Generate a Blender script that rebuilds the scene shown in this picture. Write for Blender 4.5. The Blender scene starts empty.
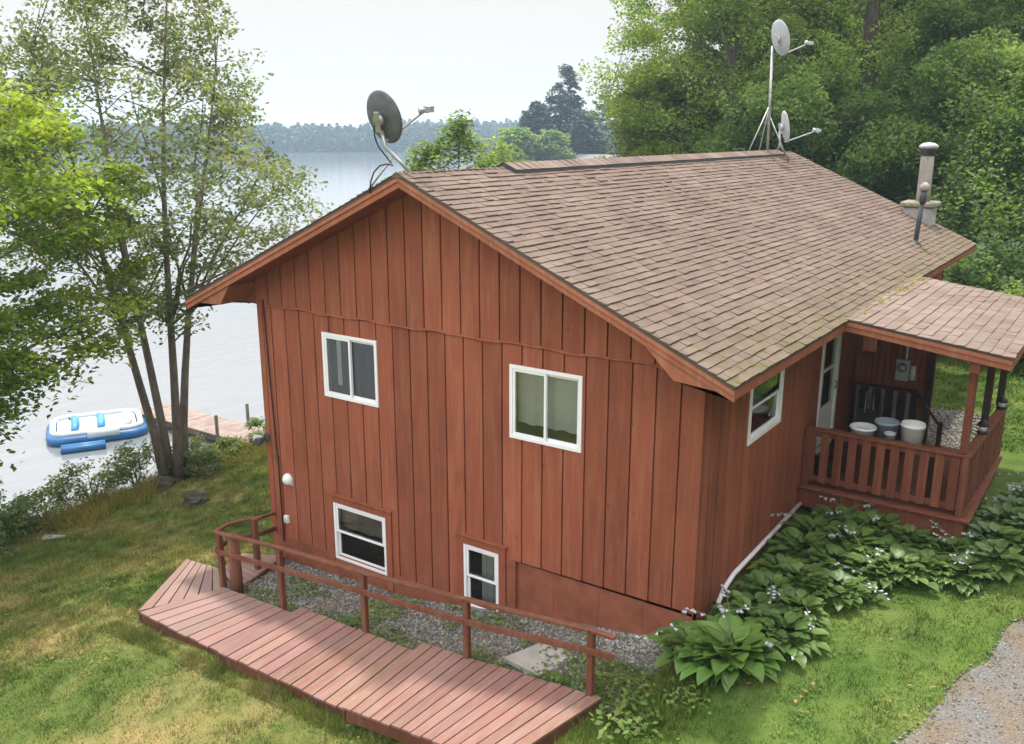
import bpy, bmesh, math, random
import numpy as np
from mathutils import Vector, Matrix, noise as mnoise
R = math.radians
scene = bpy.context.scene
COL = scene.collection
rng = np.random.default_rng(7)
rnd = random.Random(11)

# ------------------------------------------------------------------ materials
def new_mat(name):
    m = bpy.data.materials.new(name); m.use_nodes = True
    nt = m.node_tree; nt.nodes.clear()
    out = nt.nodes.new('ShaderNodeOutputMaterial')
    return m, nt, out
def N(nt, t, **kw):
    n = nt.nodes.new(t)
    for k, v in kw.items(): setattr(n, k, v)
    return n
def L(nt, a, b): nt.links.new(a, b)
def rgba(c): return (c[0], c[1], c[2], 1)
def noise_fac(nt, vec, scale, detail=4, rough=.6, lo=.3, hi=.7):
    n = N(nt, 'ShaderNodeTexNoise'); n.inputs['Scale'].default_value = scale
    n.inputs['Detail'].default_value = detail; n.inputs['Roughness'].default_value = rough
    if vec is not None: L(nt, vec, n.inputs['Vector'])
    mr = N(nt, 'ShaderNodeMapRange'); mr.inputs[1].default_value = lo; mr.inputs[2].default_value = hi
    L(nt, n.outputs['Fac'], mr.inputs[0]); return mr.outputs[0]
def mix(nt, fac, a, b, mode='MIX'):
    m = N(nt, 'ShaderNodeMix', data_type='RGBA', blend_type=mode)
    for sock, v in ((m.inputs[0], fac), (m.inputs[6], a), (m.inputs[7], b)):
        if hasattr(v, 'is_output'): L(nt, v, sock)
        elif isinstance(v, (int, float)): sock.default_value = v
        else: sock.default_value = rgba(v)
    return m.outputs[2]
def position(nt, sc=(1, 1, 1)):
    g = N(nt, 'ShaderNodeNewGeometry')
    mp = N(nt, 'ShaderNodeMapping'); mp.inputs['Scale'].default_value = sc
    L(nt, g.outputs['Position'], mp.inputs['Vector']); return mp.outputs[0]
def principled(nt, out, col, rough=.7, spec=.3, metal=0.):
    b = N(nt, 'ShaderNodeBsdfPrincipled')
    if hasattr(col, 'is_output'): L(nt, col, b.inputs['Base Color'])
    else: b.inputs['Base Color'].default_value = rgba(col)
    if hasattr(rough, 'is_output'): L(nt, rough, b.inputs['Roughness'])
    else: b.inputs['Roughness'].default_value = rough
    b.inputs['Specular IOR Level'].default_value = spec
    b.inputs['Metallic'].default_value = metal
    L(nt, b.outputs[0], out.inputs[0]); return b
def bump(nt, b, h, strength=.4, dist=.01):
    n = N(nt, 'ShaderNodeBump'); n.inputs['Strength'].default_value = strength
    n.inputs['Distance'].default_value = dist
    L(nt, h, n.inputs['Height']); L(nt, n.outputs[0], b.inputs['Normal'])
def tint_mul(nt, col, amount=1.):
    a = N(nt, 'ShaderNodeAttribute'); a.attribute_name = 'tint'
    return mix(nt, amount, col, a.outputs['Color'], 'MULTIPLY')
def simple(name, c, rough=.6, spec=.3, metal=0., var=.12, scale=4, sc=(1, 1, 1), bmp=0., bscale=60, c2=None, lo=.35, hi=.65, tint=False):
    m, nt, out = new_mat(name)
    v = position(nt, sc)
    f = noise_fac(nt, v, scale, 5, .65, lo, hi)
    a = tuple(x * (1 - var) for x in c); b_ = c2 or tuple(min(1, x * (1 + var)) for x in c)
    col = mix(nt, f, a, b_)
    if tint: col = tint_mul(nt, col)
    b = principled(nt, out, col, rough, spec, metal)
    if bmp:
        n = N(nt, 'ShaderNodeTexNoise'); n.inputs['Scale'].default_value = bscale; n.inputs['Detail'].default_value = 4
        L(nt, v, n.inputs['Vector']); bump(nt, b, n.outputs['Fac'], bmp, .02)
    return m
def leaf_mat(name, c1, c2, scale=1.2, trans=.35, rough=.55, spec=.25):
    m, nt, out = new_mat(name)
    f = noise_fac(nt, position(nt), scale, 3, .6, .35, .65)
    col = tint_mul(nt, mix(nt, f, c1, c2))
    b = N(nt, 'ShaderNodeBsdfPrincipled'); L(nt, col, b.inputs['Base Color'])
    b.inputs['Roughness'].default_value = rough; b.inputs['Specular IOR Level'].default_value = spec
    t = N(nt, 'ShaderNodeBsdfTranslucent')
    tc = mix(nt, 1., col, (1.25, 1.3, .55), 'MULTIPLY'); L(nt, tc, t.inputs['Color'])
    ms = N(nt, 'ShaderNodeMixShader'); ms.inputs[0].default_value = trans
    L(nt, b.outputs[0], ms.inputs[1]); L(nt, t.outputs[0], ms.inputs[2]); L(nt, ms.outputs[0], out.inputs[0])
    return m

def siding_mat(name, base, worn, worn_amt=1.):
    m, nt, out = new_mat(name)
    v = position(nt, (1, 1, 1)); vs = position(nt, (7, 7, .55)); vg = position(nt, (60, 60, 1.6))
    f1 = noise_fac(nt, v, .9, 3, .55, .3, .7)
    f2 = noise_fac(nt, vs, 1.3, 7, .74, .47, .78)
    f3 = noise_fac(nt, vg, 1., 4, .6, .3, .7)
    col = mix(nt, f1, tuple(x * .84 for x in base), tuple(x * 1.14 for x in base))
    mm = N(nt, 'ShaderNodeMath', operation='MULTIPLY'); mm.inputs[1].default_value = .95 * worn_amt; L(nt, f2, mm.inputs[0])
    col = mix(nt, mm.outputs[0], col, worn)
    f4 = noise_fac(nt, position(nt, (2.2, 2.2, .5)), 1.1, 5, .7, .55, .75)
    m4 = N(nt, 'ShaderNodeMath', operation='MULTIPLY'); m4.inputs[1].default_value = .55; L(nt, f4, m4.inputs[0])
    col = mix(nt, m4.outputs[0], col, tuple(x * .45 for x in base))
    kn = N(nt, 'ShaderNodeTexVoronoi'); kn.inputs['Scale'].default_value = 1.; L(nt, position(nt, (4.2, 4.2, 2.1)), kn.inputs['Vector'])
    km = N(nt, 'ShaderNodeMapRange'); km.inputs[1].default_value = .10; km.inputs[2].default_value = .03; km.inputs[4].default_value = .55; L(nt, kn.outputs['Distance'], km.inputs[0])
    col = mix(nt, km.outputs[0], col, tuple(x * .35 for x in base))
    f5 = noise_fac(nt, position(nt, (1.6, 1.6, 1.2)), 9, 3, .5, .66, .74)
    m5 = N(nt, 'ShaderNodeMath', operation='MULTIPLY'); m5.inputs[1].default_value = .3; L(nt, f5, m5.inputs[0])
    col = mix(nt, m5.outputs[0], col, tuple(min(1, x * 1.5 + .03) for x in base))
    mg = N(nt, 'ShaderNodeMath', operation='MULTIPLY'); mg.inputs[1].default_value = .26; L(nt, f3, mg.inputs[0])
    col = mix(nt, mg.outputs[0], col, tuple(x * .5 for x in base))
    col = tint_mul(nt, col)
    b = principled(nt, out, col, .78, .2)
    bump(nt, b, f3, .45, .006)
    return m

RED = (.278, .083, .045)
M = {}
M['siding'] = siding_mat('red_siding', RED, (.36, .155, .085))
M['trim'] = siding_mat('red_trim', (.345, .125, .07), (.42, .20, .12))
M['found'] = simple('red_painted_block', (.235, .08, .045), .8, .2, var=.2, scale=2.5, bmp=.3, bscale=25)
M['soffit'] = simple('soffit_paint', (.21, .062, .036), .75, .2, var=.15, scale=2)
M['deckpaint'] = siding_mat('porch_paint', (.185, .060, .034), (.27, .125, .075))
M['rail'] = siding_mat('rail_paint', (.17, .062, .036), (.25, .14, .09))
def ramp_mat():
    m, nt, out = new_mat('weathered_ramp_paint')
    v = position(nt)
    g = position(nt, (14, 1.2, 3))
    f1 = noise_fac(nt, v, .8, 3, .6, .35, .65); f2 = noise_fac(nt, g, 1.4, 7, .75, .42, .72); f3 = noise_fac(nt, v, 7, 5, .7, .55, .75)
    col = mix(nt, f1, (.205, .098, .076), (.25, .128, .10))
    m2 = N(nt, 'ShaderNodeMath', operation='MULTIPLY'); m2.inputs[1].default_value = .85; L(nt, f2, m2.inputs[0])
    col = mix(nt, m2.outputs[0], col, (.285, .20, .17))
    m3 = N(nt, 'ShaderNodeMath', operation='MULTIPLY'); m3.inputs[1].default_value = .45; L(nt, f3, m3.inputs[0])
    col = mix(nt, m3.outputs[0], col, (.20, .10, .085))
    # the lakeward end is older, greyer wood
    sx = N(nt, 'ShaderNodeSeparateXYZ'); L(nt, v, sx.inputs[0])
    mr = N(nt, 'ShaderNodeMapRange'); mr.inputs[1].default_value = -5.2; mr.inputs[2].default_value = -7.6; L(nt, sx.outputs[0], mr.inputs[0])
    m4 = N(nt, 'ShaderNodeMath', operation='MULTIPLY'); m4.inputs[1].default_value = .6; L(nt, mr.outputs[0], m4.inputs[0])
    col = mix(nt, m4.outputs[0], col, (.265, .185, .16))
    col = tint_mul(nt, col)
    b = principled(nt, out, col, .72, .25); bump(nt, b, f2, .3, .004); return m
M['ramp'] = ramp_mat()
def shingle_mat(name, c1, c2, moss=0.):
    m, nt, out = new_mat(name)
    v = position(nt)
    f = noise_fac(nt, v, .7, 4, .6, .3, .7); f2 = noise_fac(nt, v, 60, 3, .7, .3, .7); f3 = noise_fac(nt, v, 4, 5, .7, .5, .75)
    col = mix(nt, f, c1, c2)
    m2 = N(nt, 'ShaderNodeMath', operation='MULTIPLY'); m2.inputs[1].default_value = .5; L(nt, f2, m2.inputs[0])
    col = mix(nt, m2.outputs[0], col, tuple(x * .55 for x in c1))
    m3 = N(nt, 'ShaderNodeMath', operation='MULTIPLY'); m3.inputs[1].default_value = .35; L(nt, f3, m3.inputs[0])
    col = mix(nt, m3.outputs[0], col, (.10, .078, .066))
    if moss:
        sx = N(nt, 'ShaderNodeSeparateXYZ'); L(nt, v, sx.inputs[0])
        mr = N(nt, 'ShaderNodeMapRange'); mr.inputs[1].default_value = -.5; mr.inputs[2].default_value = .62; L(nt, sx.outputs[0], mr.inputs[0])
        fm = noise_fac(nt, v, 6, 5, .7, .45, .62)
        mm = N(nt, 'ShaderNodeMath', operation='MULTIPLY'); L(nt, mr.outputs[0], mm.inputs[0]); L(nt, fm, mm.inputs[1])
        mm2 = N(nt, 'ShaderNodeMath', operation='MULTIPLY'); mm2.inputs[1].default_value = moss; L(nt, mm.outputs[0], mm2.inputs[0])
        col = mix(nt, mm2.outputs[0], col, (.12, .11, .045))
    col = tint_mul(nt, col)
    b = principled(nt, out, col, .92, .12); bump(nt, b, f2, .5, .006); return m
M['shingle'] = shingle_mat('brown_asphalt_shingle', (.160, .118, .095), (.215, .163, .133), 1.)
M['shingle2'] = shingle_mat('porch_asphalt_shingle', (.195, .148, .122), (.25, .195, .163))
M['vinyl'] = simple('white_vinyl', (.78, .79, .80), .35, .4, var=.03)
M['white'] = simple('white_paint', (.74, .75, .74), .45, .35, var=.05)
M['galv'] = simple('galvanised_metal', (.42, .43, .44), .42, .5, .75, var=.2, scale=10)
M['dgrey'] = simple('dark_grey_paint', (.06, .065, .072), .45, .4, var=.15)
M['dishgrey'] = simple('weathered_dish_grey', (.115, .12, .125), .5, .35, var=.25, scale=6)
M['lgrey'] = simple('light_grey_paint', (.43, .45, .47), .5, .35, var=.1)
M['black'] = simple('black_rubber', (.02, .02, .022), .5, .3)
M['darkwood'] = simple('dark_stained_wood', (.06, .033, .023), .75, .2, var=.3, scale=3)
M['paleslat'] = simple('bare_grey_wood', (.22, .175, .14), .8, .2, var=.2, scale=5)
M['dockwood'] = simple('dock_planks', (.29, .225, .195), .8, .2, var=.2, scale=2, tint=True)
M['dockside'] = simple('dock_stringer', (.10, .085, .07), .8, .2, var=.3)
M['concrete'] = simple('concrete', (.36, .34, .31), .9, .15, var=.15, scale=3, bmp=.4, bscale=40)
M['block'] = simple('grey_chimney_block', (.33, .33, .33), .9, .15, var=.3, scale=4, bmp=.5, bscale=20)
M['mossycap'] = simple('mossy_concrete', (.25, .235, .17), .95, .1, var=.3, scale=7, bmp=.6, bscale=30)
M['flue'] = simple('weathered_flue', (.34, .305, .265), .7, .3, var=.3, scale=4, sc=(1, 1, .4))
M['moss'] = simple('roof_moss', (.13, .115, .03), .95, .05, var=.4, scale=12, bmp=.8, bscale=60)
M['curtain'] = simple('pale_curtain', (.62, .62, .58), .9, .1, var=.06, scale=3)
M['tan'] = simple('tan_blind', (.33, .28, .22), .9, .1, var=.1)
M['inside'] = simple('interior_wall', (.30, .28, .25), .9, .1)
M['blue'] = simple('blue_vinyl', (.02, .12, .30), .4, .4, var=.12, scale=2)
M['skyblue'] = simple('light_blue_vinyl', (.05, .25, .46), .4, .4, var=.12, scale=2)
M['whitevinyl'] = simple('white_inflatable_vinyl', (.50, .55, .60), .4, .4, var=.05)
M['pailblue'] = simple('grey_blue_plastic', (.30, .36, .41), .5, .35)
M['redplank'] = simple('faded_red_plank', (.30, .11, .07), .8, .2, var=.25)
M['bark'] = simple('grey_brown_bark', (.155, .13, .105), .9, .12, var=.35, scale=6, sc=(2, 2, .4), bmp=.7, bscale=18)
M['barkdark'] = simple('dark_bark', (.075, .062, .052), .92, .1, var=.35, scale=5, sc=(2, 2, .35), bmp=.7, bscale=14)
M['barkpale'] = simple('pale_bark', (.42, .40, .36), .85, .15, var=.3, scale=5)
M['stem'] = simple('green_stem', (.10, .16, .05), .7, .2)
M['bloom'] = simple('pale_lavender_bloom', (.50, .47, .54), .7, .15, var=.1, scale=12)
M['leaf_ash'] = leaf_mat('thin_ash_leaves', (.12, .155, .070), (.19, .215, .10), .5, .5)
M['leaf_maple'] = leaf_mat('bright_maple_leaves', (.12, .21, .03), (.25, .30, .045), .55, .55)
M['leaf_oak'] = leaf_mat('oak_leaves', (.12, .195, .052), (.235, .29, .08), .28, .55)
M['leaf_green'] = leaf_mat('mid_green_leaves', (.105, .185, .056), (.195, .27, .085), .3, .55)
M['leaf_dark'] = leaf_mat('dark_green_leaves', (.075, .14, .05), (.13, .195, .07), .3, .5)
M['leaf_needle'] = leaf_mat('pine_needles', (.026, .050, .034), (.045, .072, .045), .1, .15)
M['leaf_shrub'] = leaf_mat('shrub_leaves', (.11, .17, .035), (.20, .23, .06), .8, .45)
M['leaf_hosta'] = leaf_mat('hosta_leaves', (.095, .180, .042), (.160, .245, .060), 1.6, .35, .42, .4)
M['leaf_hostalight'] = leaf_mat('light_hosta_leaves', (.11, .23, .04), (.18, .30, .06), 1.6, .38, .42, .4)
M['leaf_weed'] = leaf_mat('weed_leaves', (.09, .165, .03), (.16, .21, .05), 2., .3)
def glass():
    m, nt, out = new_mat('window_glass')
    fr = N(nt, 'ShaderNodeFresnel'); fr.inputs[0].default_value = 1.6
    ad = N(nt, 'ShaderNodeMath', operation='ADD'); ad.inputs[1].default_value = .05; L(nt, fr.outputs[0], ad.inputs[0])
    t = N(nt, 'ShaderNodeBsdfTransparent'); t.inputs[0].default_value = (.78, .82, .81, 1)
    g = N(nt, 'ShaderNodeBsdfGlossy'); g.inputs['Roughness'].default_value = .02; g.inputs[0].default_value = (.95, .97, .97, 1)
    ms = N(nt, 'ShaderNodeMixShader'); L(nt, ad.outputs[0], ms.inputs[0]); L(nt, t.outputs[0], ms.inputs[1]); L(nt, g.outputs[0], ms.inputs[2])
    L(nt, ms.outputs[0], out.inputs[0]); return m
M['glass'] = glass()

# lawn colours shared by soil sheet and blades so patches line up in the ground itself
def lawn_colour(nt):
    v = position(nt)
    big = noise_fac(nt, v, .33, 4, .6, .42, .62); mid = noise_fac(nt, v, 1.1, 4, .65, .40, .66); fine = noise_fac(nt, v, 9, 4, .7, .3, .7)
    col = mix(nt, mid, (.10, .145, .034), (.20, .205, .062))
    col = mix(nt, fine, mix(nt, .45, col, (.03, .05, .012)), col)
    mot = noise_fac(nt, v, 3.6, 4, .7, .38, .6); col = mix(nt, mot, mix(nt, .4, col, (.06, .10, .02)), col)
    sg = N(nt, 'ShaderNodeSeparateXYZ'); L(nt, v, sg.inputs[0])
    gr = N(nt, 'ShaderNodeMapRange'); gr.inputs[1].default_value = -1.5; gr.inputs[2].default_value = .8; L(nt, sg.outputs[0], gr.inputs[0])
    gm = N(nt, 'ShaderNodeMath', operation='MULTIPLY'); gm.inputs[1].default_value = .75; L(nt, gr.outputs[0], gm.inputs[0])
    col = mix(nt, gm.outputs[0], col, mix(nt, mid, (.060, .125, .024), (.120, .190, .040)))
    # dry straw-coloured patches, mostly on the lake side
    sx = N(nt, 'ShaderNodeSeparateXYZ'); L(nt, v, sx.inputs[0])
    mr = N(nt, 'ShaderNodeMapRange'); mr.inputs[1].default_value = .5; mr.inputs[2].default_value = -3.; mr.inputs[3].default_value = .16; mr.inputs[4].default_value = .95
    L(nt, sx.outputs[0], mr.inputs[0])
    dry = noise_fac(nt, v, .48, 7, .7, .47, .70)
    mm = N(nt, 'ShaderNodeMath', operation='MULTIPLY'); L(nt, dry, mm.inputs[0]); L(nt, mr.outputs[0], mm.inputs[1])
    col = mix(nt, mm.outputs[0], col, (.33, .25, .115))
    yel = noise_fac(nt, v, .21, 3, .5, .52, .66)
    m2 = N(nt, 'ShaderNodeMath', operation='MULTIPLY'); L(nt, yel, m2.inputs[0]); L(nt, mr.outputs[0], m2.inputs[1])
    m3 = N(nt, 'ShaderNodeMath', operation='MULTIPLY'); m3.inputs[1].default_value = .6; L(nt, m2.outputs[0], m3.inputs[0])
    col = mix(nt, m3.outputs[0], col, (.22, .20, .045))
    return col, v
def lawn_mat():
    m, nt, out = new_mat('lawn_ground')
    col, v = lawn_colour(nt)
    # forest floor further back, wet mud below the water line
    sx = N(nt, 'ShaderNodeSeparateXYZ'); L(nt, v, sx.inputs[0])
    w = N(nt, 'ShaderNodeMapRange'); w.inputs[1].default_value = 19.5; w.inputs[2].default_value = 22; L(nt, sx.outputs[1], w.inputs[0])
    col = mix(nt, w.outputs[0], col, (.045, .040, .022))
    b = principled(nt, out, col, .95, .08)
    n = N(nt, 'ShaderNodeTexNoise'); n.inputs['Scale'].default_value = 35; n.inputs['Detail'].default_value = 5; L(nt, v, n.inputs['Vector'])
    bump(nt, b, n.outputs['Fac'], .8, .05); return m
M['lawn'] = lawn_mat()
def blade_mat(name, mul, extra=None, trans=.3):
    m, nt, out = new_mat(name)
    col, v = lawn_colour(nt)
    if extra: col = mix(nt, .8, col, extra)
    col = mix(nt, 1., col, (mul, mul, mul), 'MULTIPLY')
    col = tint_mul(nt, col)
    d = N(nt, 'ShaderNodeBsdfDiffuse'); L(nt, col, d.inputs[0]); t = N(nt, 'ShaderNodeBsdfTranslucent'); L(nt, col, t.inputs[0])
    ms = N(nt, 'ShaderNodeMixShader'); ms.inputs[0].default_value = trans; L(nt, d.outputs[0], ms.inputs[1]); L(nt, t.outputs[0], ms.inputs[2])
    L(nt, ms.outputs[0], out.inputs[0]); return m
M['blade'] = blade_mat('grass_blades', 1.35)
M['tallgrass'] = blade_mat('tall_dry_grass', 1.1, (.26, .22, .055))
def gravel_mat(name, a, b_, vs=28):
    m, nt, out = new_mat(name); v = position(nt)
    vo = N(nt, 'ShaderNodeTexVoronoi'); vo.inputs['Scale'].default_value = vs; L(nt, v, vo.inputs['Vector'])
    col = mix(nt, noise_fac(nt, v, 30, 3, .6, .3, .7), a, b_)
    col = mix(nt, noise_fac(nt, v, 1.3, 4, .6, .45, .65), col, (.23, .175, .12))
    col = mix(nt, .3, col, mix(nt, 1., col, vo.outputs['Distance'], 'MULTIPLY'))
    b = principled(nt, out, col, .9, .15); bump(nt, b, vo.outputs['Distance'], .7, .03); return m
M['gravel'] = gravel_mat('gravel_ground', (.10, .10, .085), (.17, .165, .145))
M['drive'] = gravel_mat('crushed_stone_drive', (.165, .157, .150), (.25, .24, .228), 40)
M['pebble'] = simple('pebbles', (.20, .195, .18), .85, .2, var=.25, scale=20, tint=True)
M['rock'] = simple('dark_rock', (.085, .075, .062), .9, .1, var=.4, scale=5, bmp=.6, bscale=12)
def water_mat():
    m, nt, out = new_mat('lake_water'); v = position(nt)
    b = principled(nt, out, (.165, .18, .19), .07, .8)
    b.inputs['IOR'].default_value = 1.6
    n = N(nt, 'ShaderNodeTexNoise'); n.inputs['Scale'].default_value = 1.; n.inputs['Detail'].default_value = 5; L(nt, position(nt, (1.1, .5, 1)), n.inputs['Vector'])
    bump(nt, b, n.outputs['Fac'], .10, .3); return m
M['water'] = water_mat()
M['hill'] = simple('wooded_hill', (.035, .055, .035), .95, .05, var=.3, scale=.05)
M['roofgrey'] = simple('grey_cottage_roof', (.22, .21, .21), .85, .2, var=.1)

# ------------------------------------------------------------------ mesh helpers
OFF = {}
class MB:
    def __init__(s): s.v = []; s.f = []; s.t = []; s.smooth = []
    def add(s, vs, fs, tint=1., smooth=False):
        o = len(s.v); s.v += [tuple(map(float, p)) for p in vs]
        for f in fs: s.f.append([i + o for i in f]); s.smooth.append(smooth)
        s.t += [tint] * len(vs)
    def box(s, a, b, tint=1.):
        (x0, y0, z0), (x1, y1, z1) = a, b
        s.add([(x0, y0, z0), (x1, y0, z0), (x1, y1, z0), (x0, y1, z0), (x0, y0, z1), (x1, y0, z1), (x1, y1, z1), (x0, y1, z1)], BOXF, tint)
    def beam(s, p, q, w, h, up=(0, 0, 1), tint=1., ext=0.):
        p, q = Vector(p), Vector(q); d = (q - p).normalized(); p = p - d * ext; q = q + d * ext
        sd = d.cross(Vector(up)); sd = sd.normalized() if sd.length > 1e-4 else Vector((1, 0, 0))
        u = sd.cross(d).normalized()
        vs = []
        for c in (p, q):
            for a, b in ((-1, -1), (1, -1), (1, 1), (-1, 1)): vs.append(c + sd * a * w / 2 + u * b * h / 2)
        s.add(vs, BOXF, tint)
    def prism(s, poly, d, tint=1.):
        d = Vector(d); n = len(poly); a = [Vector(p) for p in poly]; vs = a + [p + d for p in a]
        s.add(vs, [list(range(n)), list(range(2 * n - 1, n - 1, -1))] + [[i, (i + 1) % n, n + (i + 1) % n, n + i] for i in range(n)], tint)
    def tube(s, pts, rad, n=8, cap=True, tint=1.):
        pts = [Vector(p) for p in pts]; k = len(pts)
        if not hasattr(rad, '__len__'): rad = [rad] * k
        vs = []; prev = None
        for i, p in enumerate(pts):
            d = (pts[min(i + 1, k - 1)] - pts[max(i - 1, 0)]).normalized()
            ref = prev if prev is not None else (Vector((1, 0, 0)) if abs(d.x) < .8 else Vector((0, 1, 0)))
            a = (ref - d * ref.dot(d)); a = a.normalized() if a.length > 1e-5 else d.orthogonal().normalized()
            prev = a; b = d.cross(a)
            for j in range(n):
                t = 2 * math.pi * j / n; vs.append(p + (a * math.cos(t) + b * math.sin(t)) * rad[i])
        fs = [[i * n + j, i * n + (j + 1) % n, (i + 1) * n + (j + 1) % n, (i + 1) * n + j] for i in range(k - 1) for j in range(n)]
        if cap: fs += [list(range(n - 1, -1, -1)), list(range((k - 1) * n, k * n))]
        s.add(vs, fs, tint, True)
    def lathe(s, c, prof, n=20, axis=(0, 0, 1), tint=1.):
        ax = Vector(axis).normalized(); a = ax.orthogonal().normalized(); b = ax.cross(a); c = Vector(c); vs = []
        for r, h in prof:
            for j in range(n):
                t = 2 * math.pi * j / n; vs.append(c + ax * h + (a * math.cos(t) + b * math.sin(t)) * max(r, 1e-4))
        k = len(prof)
        fs = [[i * n + j, i * n + (j + 1) % n, (i + 1) * n + (j + 1) % n, (i + 1) * n + j] for i in range(k - 1) for j in range(n)]
        fs += [list(range(n - 1, -1, -1)), list(range((k - 1) * n, k * n))]
        s.add(vs, fs, tint, True)
    def build(s, name, mat, parent=None, bevel=0., recalc=True):
        me = bpy.data.meshes.new(name)
        off = Vector(OFF.get(parent.name, (0, 0, 0))) if parent else Vector((0, 0, 0))
        me.from_pydata([(p[0] - off.x, p[1] - off.y, p[2] - off.z) for p in s.v], [], s.f)
        at = me.attributes.new('tint', 'FLOAT_COLOR', 'POINT')
        arr = np.ones((len(s.v), 4), np.float32); arr[:, :3] = np.array(s.t, np.float32).reshape(len(s.v), -1)
        at.data.foreach_set('color', arr.ravel())
        me.polygons.foreach_set('use_smooth', s.smooth)
        if recalc or bevel:
            bm = bmesh.new(); bm.from_mesh(me); bmesh.ops.recalc_face_normals(bm, faces=bm.faces)
            if bevel: bmesh.ops.bevel(bm, geom=[e for e in bm.edges if e.calc_face_angle(0) > .6], offset=bevel, segments=1, affect='EDGES')
            bm.to_mesh(me); bm.free()
        me.materials.append(mat)
        o = bpy.data.objects.new(name, me); COL.objects.link(o)
        if parent: o.parent = parent
        OFF[o.name] = off
        return o
BOXF = [(0, 3, 2, 1), (4, 5, 6, 7), (0, 1, 5, 4), (1, 2, 6, 5), (2, 3, 7, 6), (3, 0, 4, 7)]
def tag(o, label=None, cat=None, group=None, kind=None):
    if label: o['label'] = label
    if cat: o['category'] = cat
    if group: o['group'] = group
    if kind: o['kind'] = kind
    return o
def thing(name, loc, label, cat, group=None):
    o = bpy.data.objects.new(name, None); o.empty_display_size = .2; COL.objects.link(o); o.location = loc
    OFF[o.name] = tuple(loc); return tag(o, label, cat, group)
def rebase(o, loc):
    """a single-mesh thing gets its origin at its base"""
    o.data.transform(Matrix.Translation(-Vector(loc))); o.location = loc; return o
def copy_tree(o, parent=None):
    c = o.copy(); COL.objects.link(c)
    if parent: c.parent = parent
    for ch in list(o.children): copy_tree(ch, c)
    return c
def raw(name, verts, faces, mat, parent=None, tint=None, k=4):
    """fast mesh of many equal k-gons (leaves, blades, pebbles)"""
    verts = np.asarray(verts, np.float32).reshape(-1, 3).copy()
    if parent is not None: verts -= np.array(OFF[parent.name], np.float32)
    faces = np.asarray(faces, np.int32).reshape(-1, k)
    me = bpy.data.meshes.new(name); me.vertices.add(len(verts)); me.vertices.foreach_set('co', verts.ravel())
    me.loops.add(faces.size); me.loops.foreach_set('vertex_index', faces.ravel())
    me.polygons.add(len(faces)); me.polygons.foreach_set('loop_start', np.arange(0, faces.size, k, dtype=np.int32))
    if tint is not None:
        at = me.attributes.new('tint', 'FLOAT_COLOR', 'POINT'); arr = np.ones((len(verts), 4), np.float32); arr[:, :3] = tint; at.data.foreach_set('color', arr.ravel())
    me.update(calc_edges=True); me.validate()
    me.materials.append(mat); o = bpy.data.objects.new(name, me); COL.objects.link(o)
    if parent is not None: o.parent = parent; OFF[o.name] = OFF[parent.name]
    return o
def leaf_arrays(c, L_, W_, up=.5, g=None):
    """rhombic, slightly folded leaves at centres c"""
    g = g or rng; n = len(c)
    nrm = g.normal(size=(n, 3)); nrm /= np.linalg.norm(nrm, axis=1)[:, None]; nrm[:, 2] = np.abs(nrm[:, 2]) ; nrm = nrm * (1 - up) + np.array([0, 0, 1]) * up
    nrm /= np.linalg.norm(nrm, axis=1)[:, None]
    t = g.normal(size=(n, 3)); a = np.cross(nrm, t); a /= np.linalg.norm(a, axis=1)[:, None]; b = np.cross(nrm, a)
    l = L_ * g.uniform(.7, 1.3, n)[:, None]; w = W_ * g.uniform(.7, 1.3, n)[:, None]
    v = np.stack([c - a * l / 2, c + b * w / 2 - a * l * .06 + nrm * w * .12, c + a * l / 2, c - b * w / 2 - a * l * .06 + nrm * w * .12], 1)
    tint = np.repeat(g.uniform(.65, 1.35, n)[:, None] * (1 + g.normal(0, .07, (n, 3)) * np.array([1, .4, .8])), 4, 0)
    return v.reshape(-1, 3), np.arange(4 * n).reshape(-1, 4), tint

# ------------------------------------------------------------------ camera numbers (metres; house corner nearest the drive is x=0, y=0)
CAM = Vector((4.27, -10.37, 6.21)); PITCH = R(14.77133); YAW = R(34.71988); FPX = 914.
def world_dir(px, py):
    fh = Vector((-math.sin(YAW), math.cos(YAW), 0)); r = Vector((math.cos(YAW), math.sin(YAW), 0))
    F = fh * math.cos(PITCH) - Vector((0, 0, math.sin(PITCH))); U = r.cross(F)
    return (F * FPX + r * (px - 512) + U * (372 - py)).normalized()
def bearing(px, d):
    v = world_dir(px, 131); v.z = 0; v.normalize(); return CAM.x + v.x * d, CAM.y + v.y * d

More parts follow.
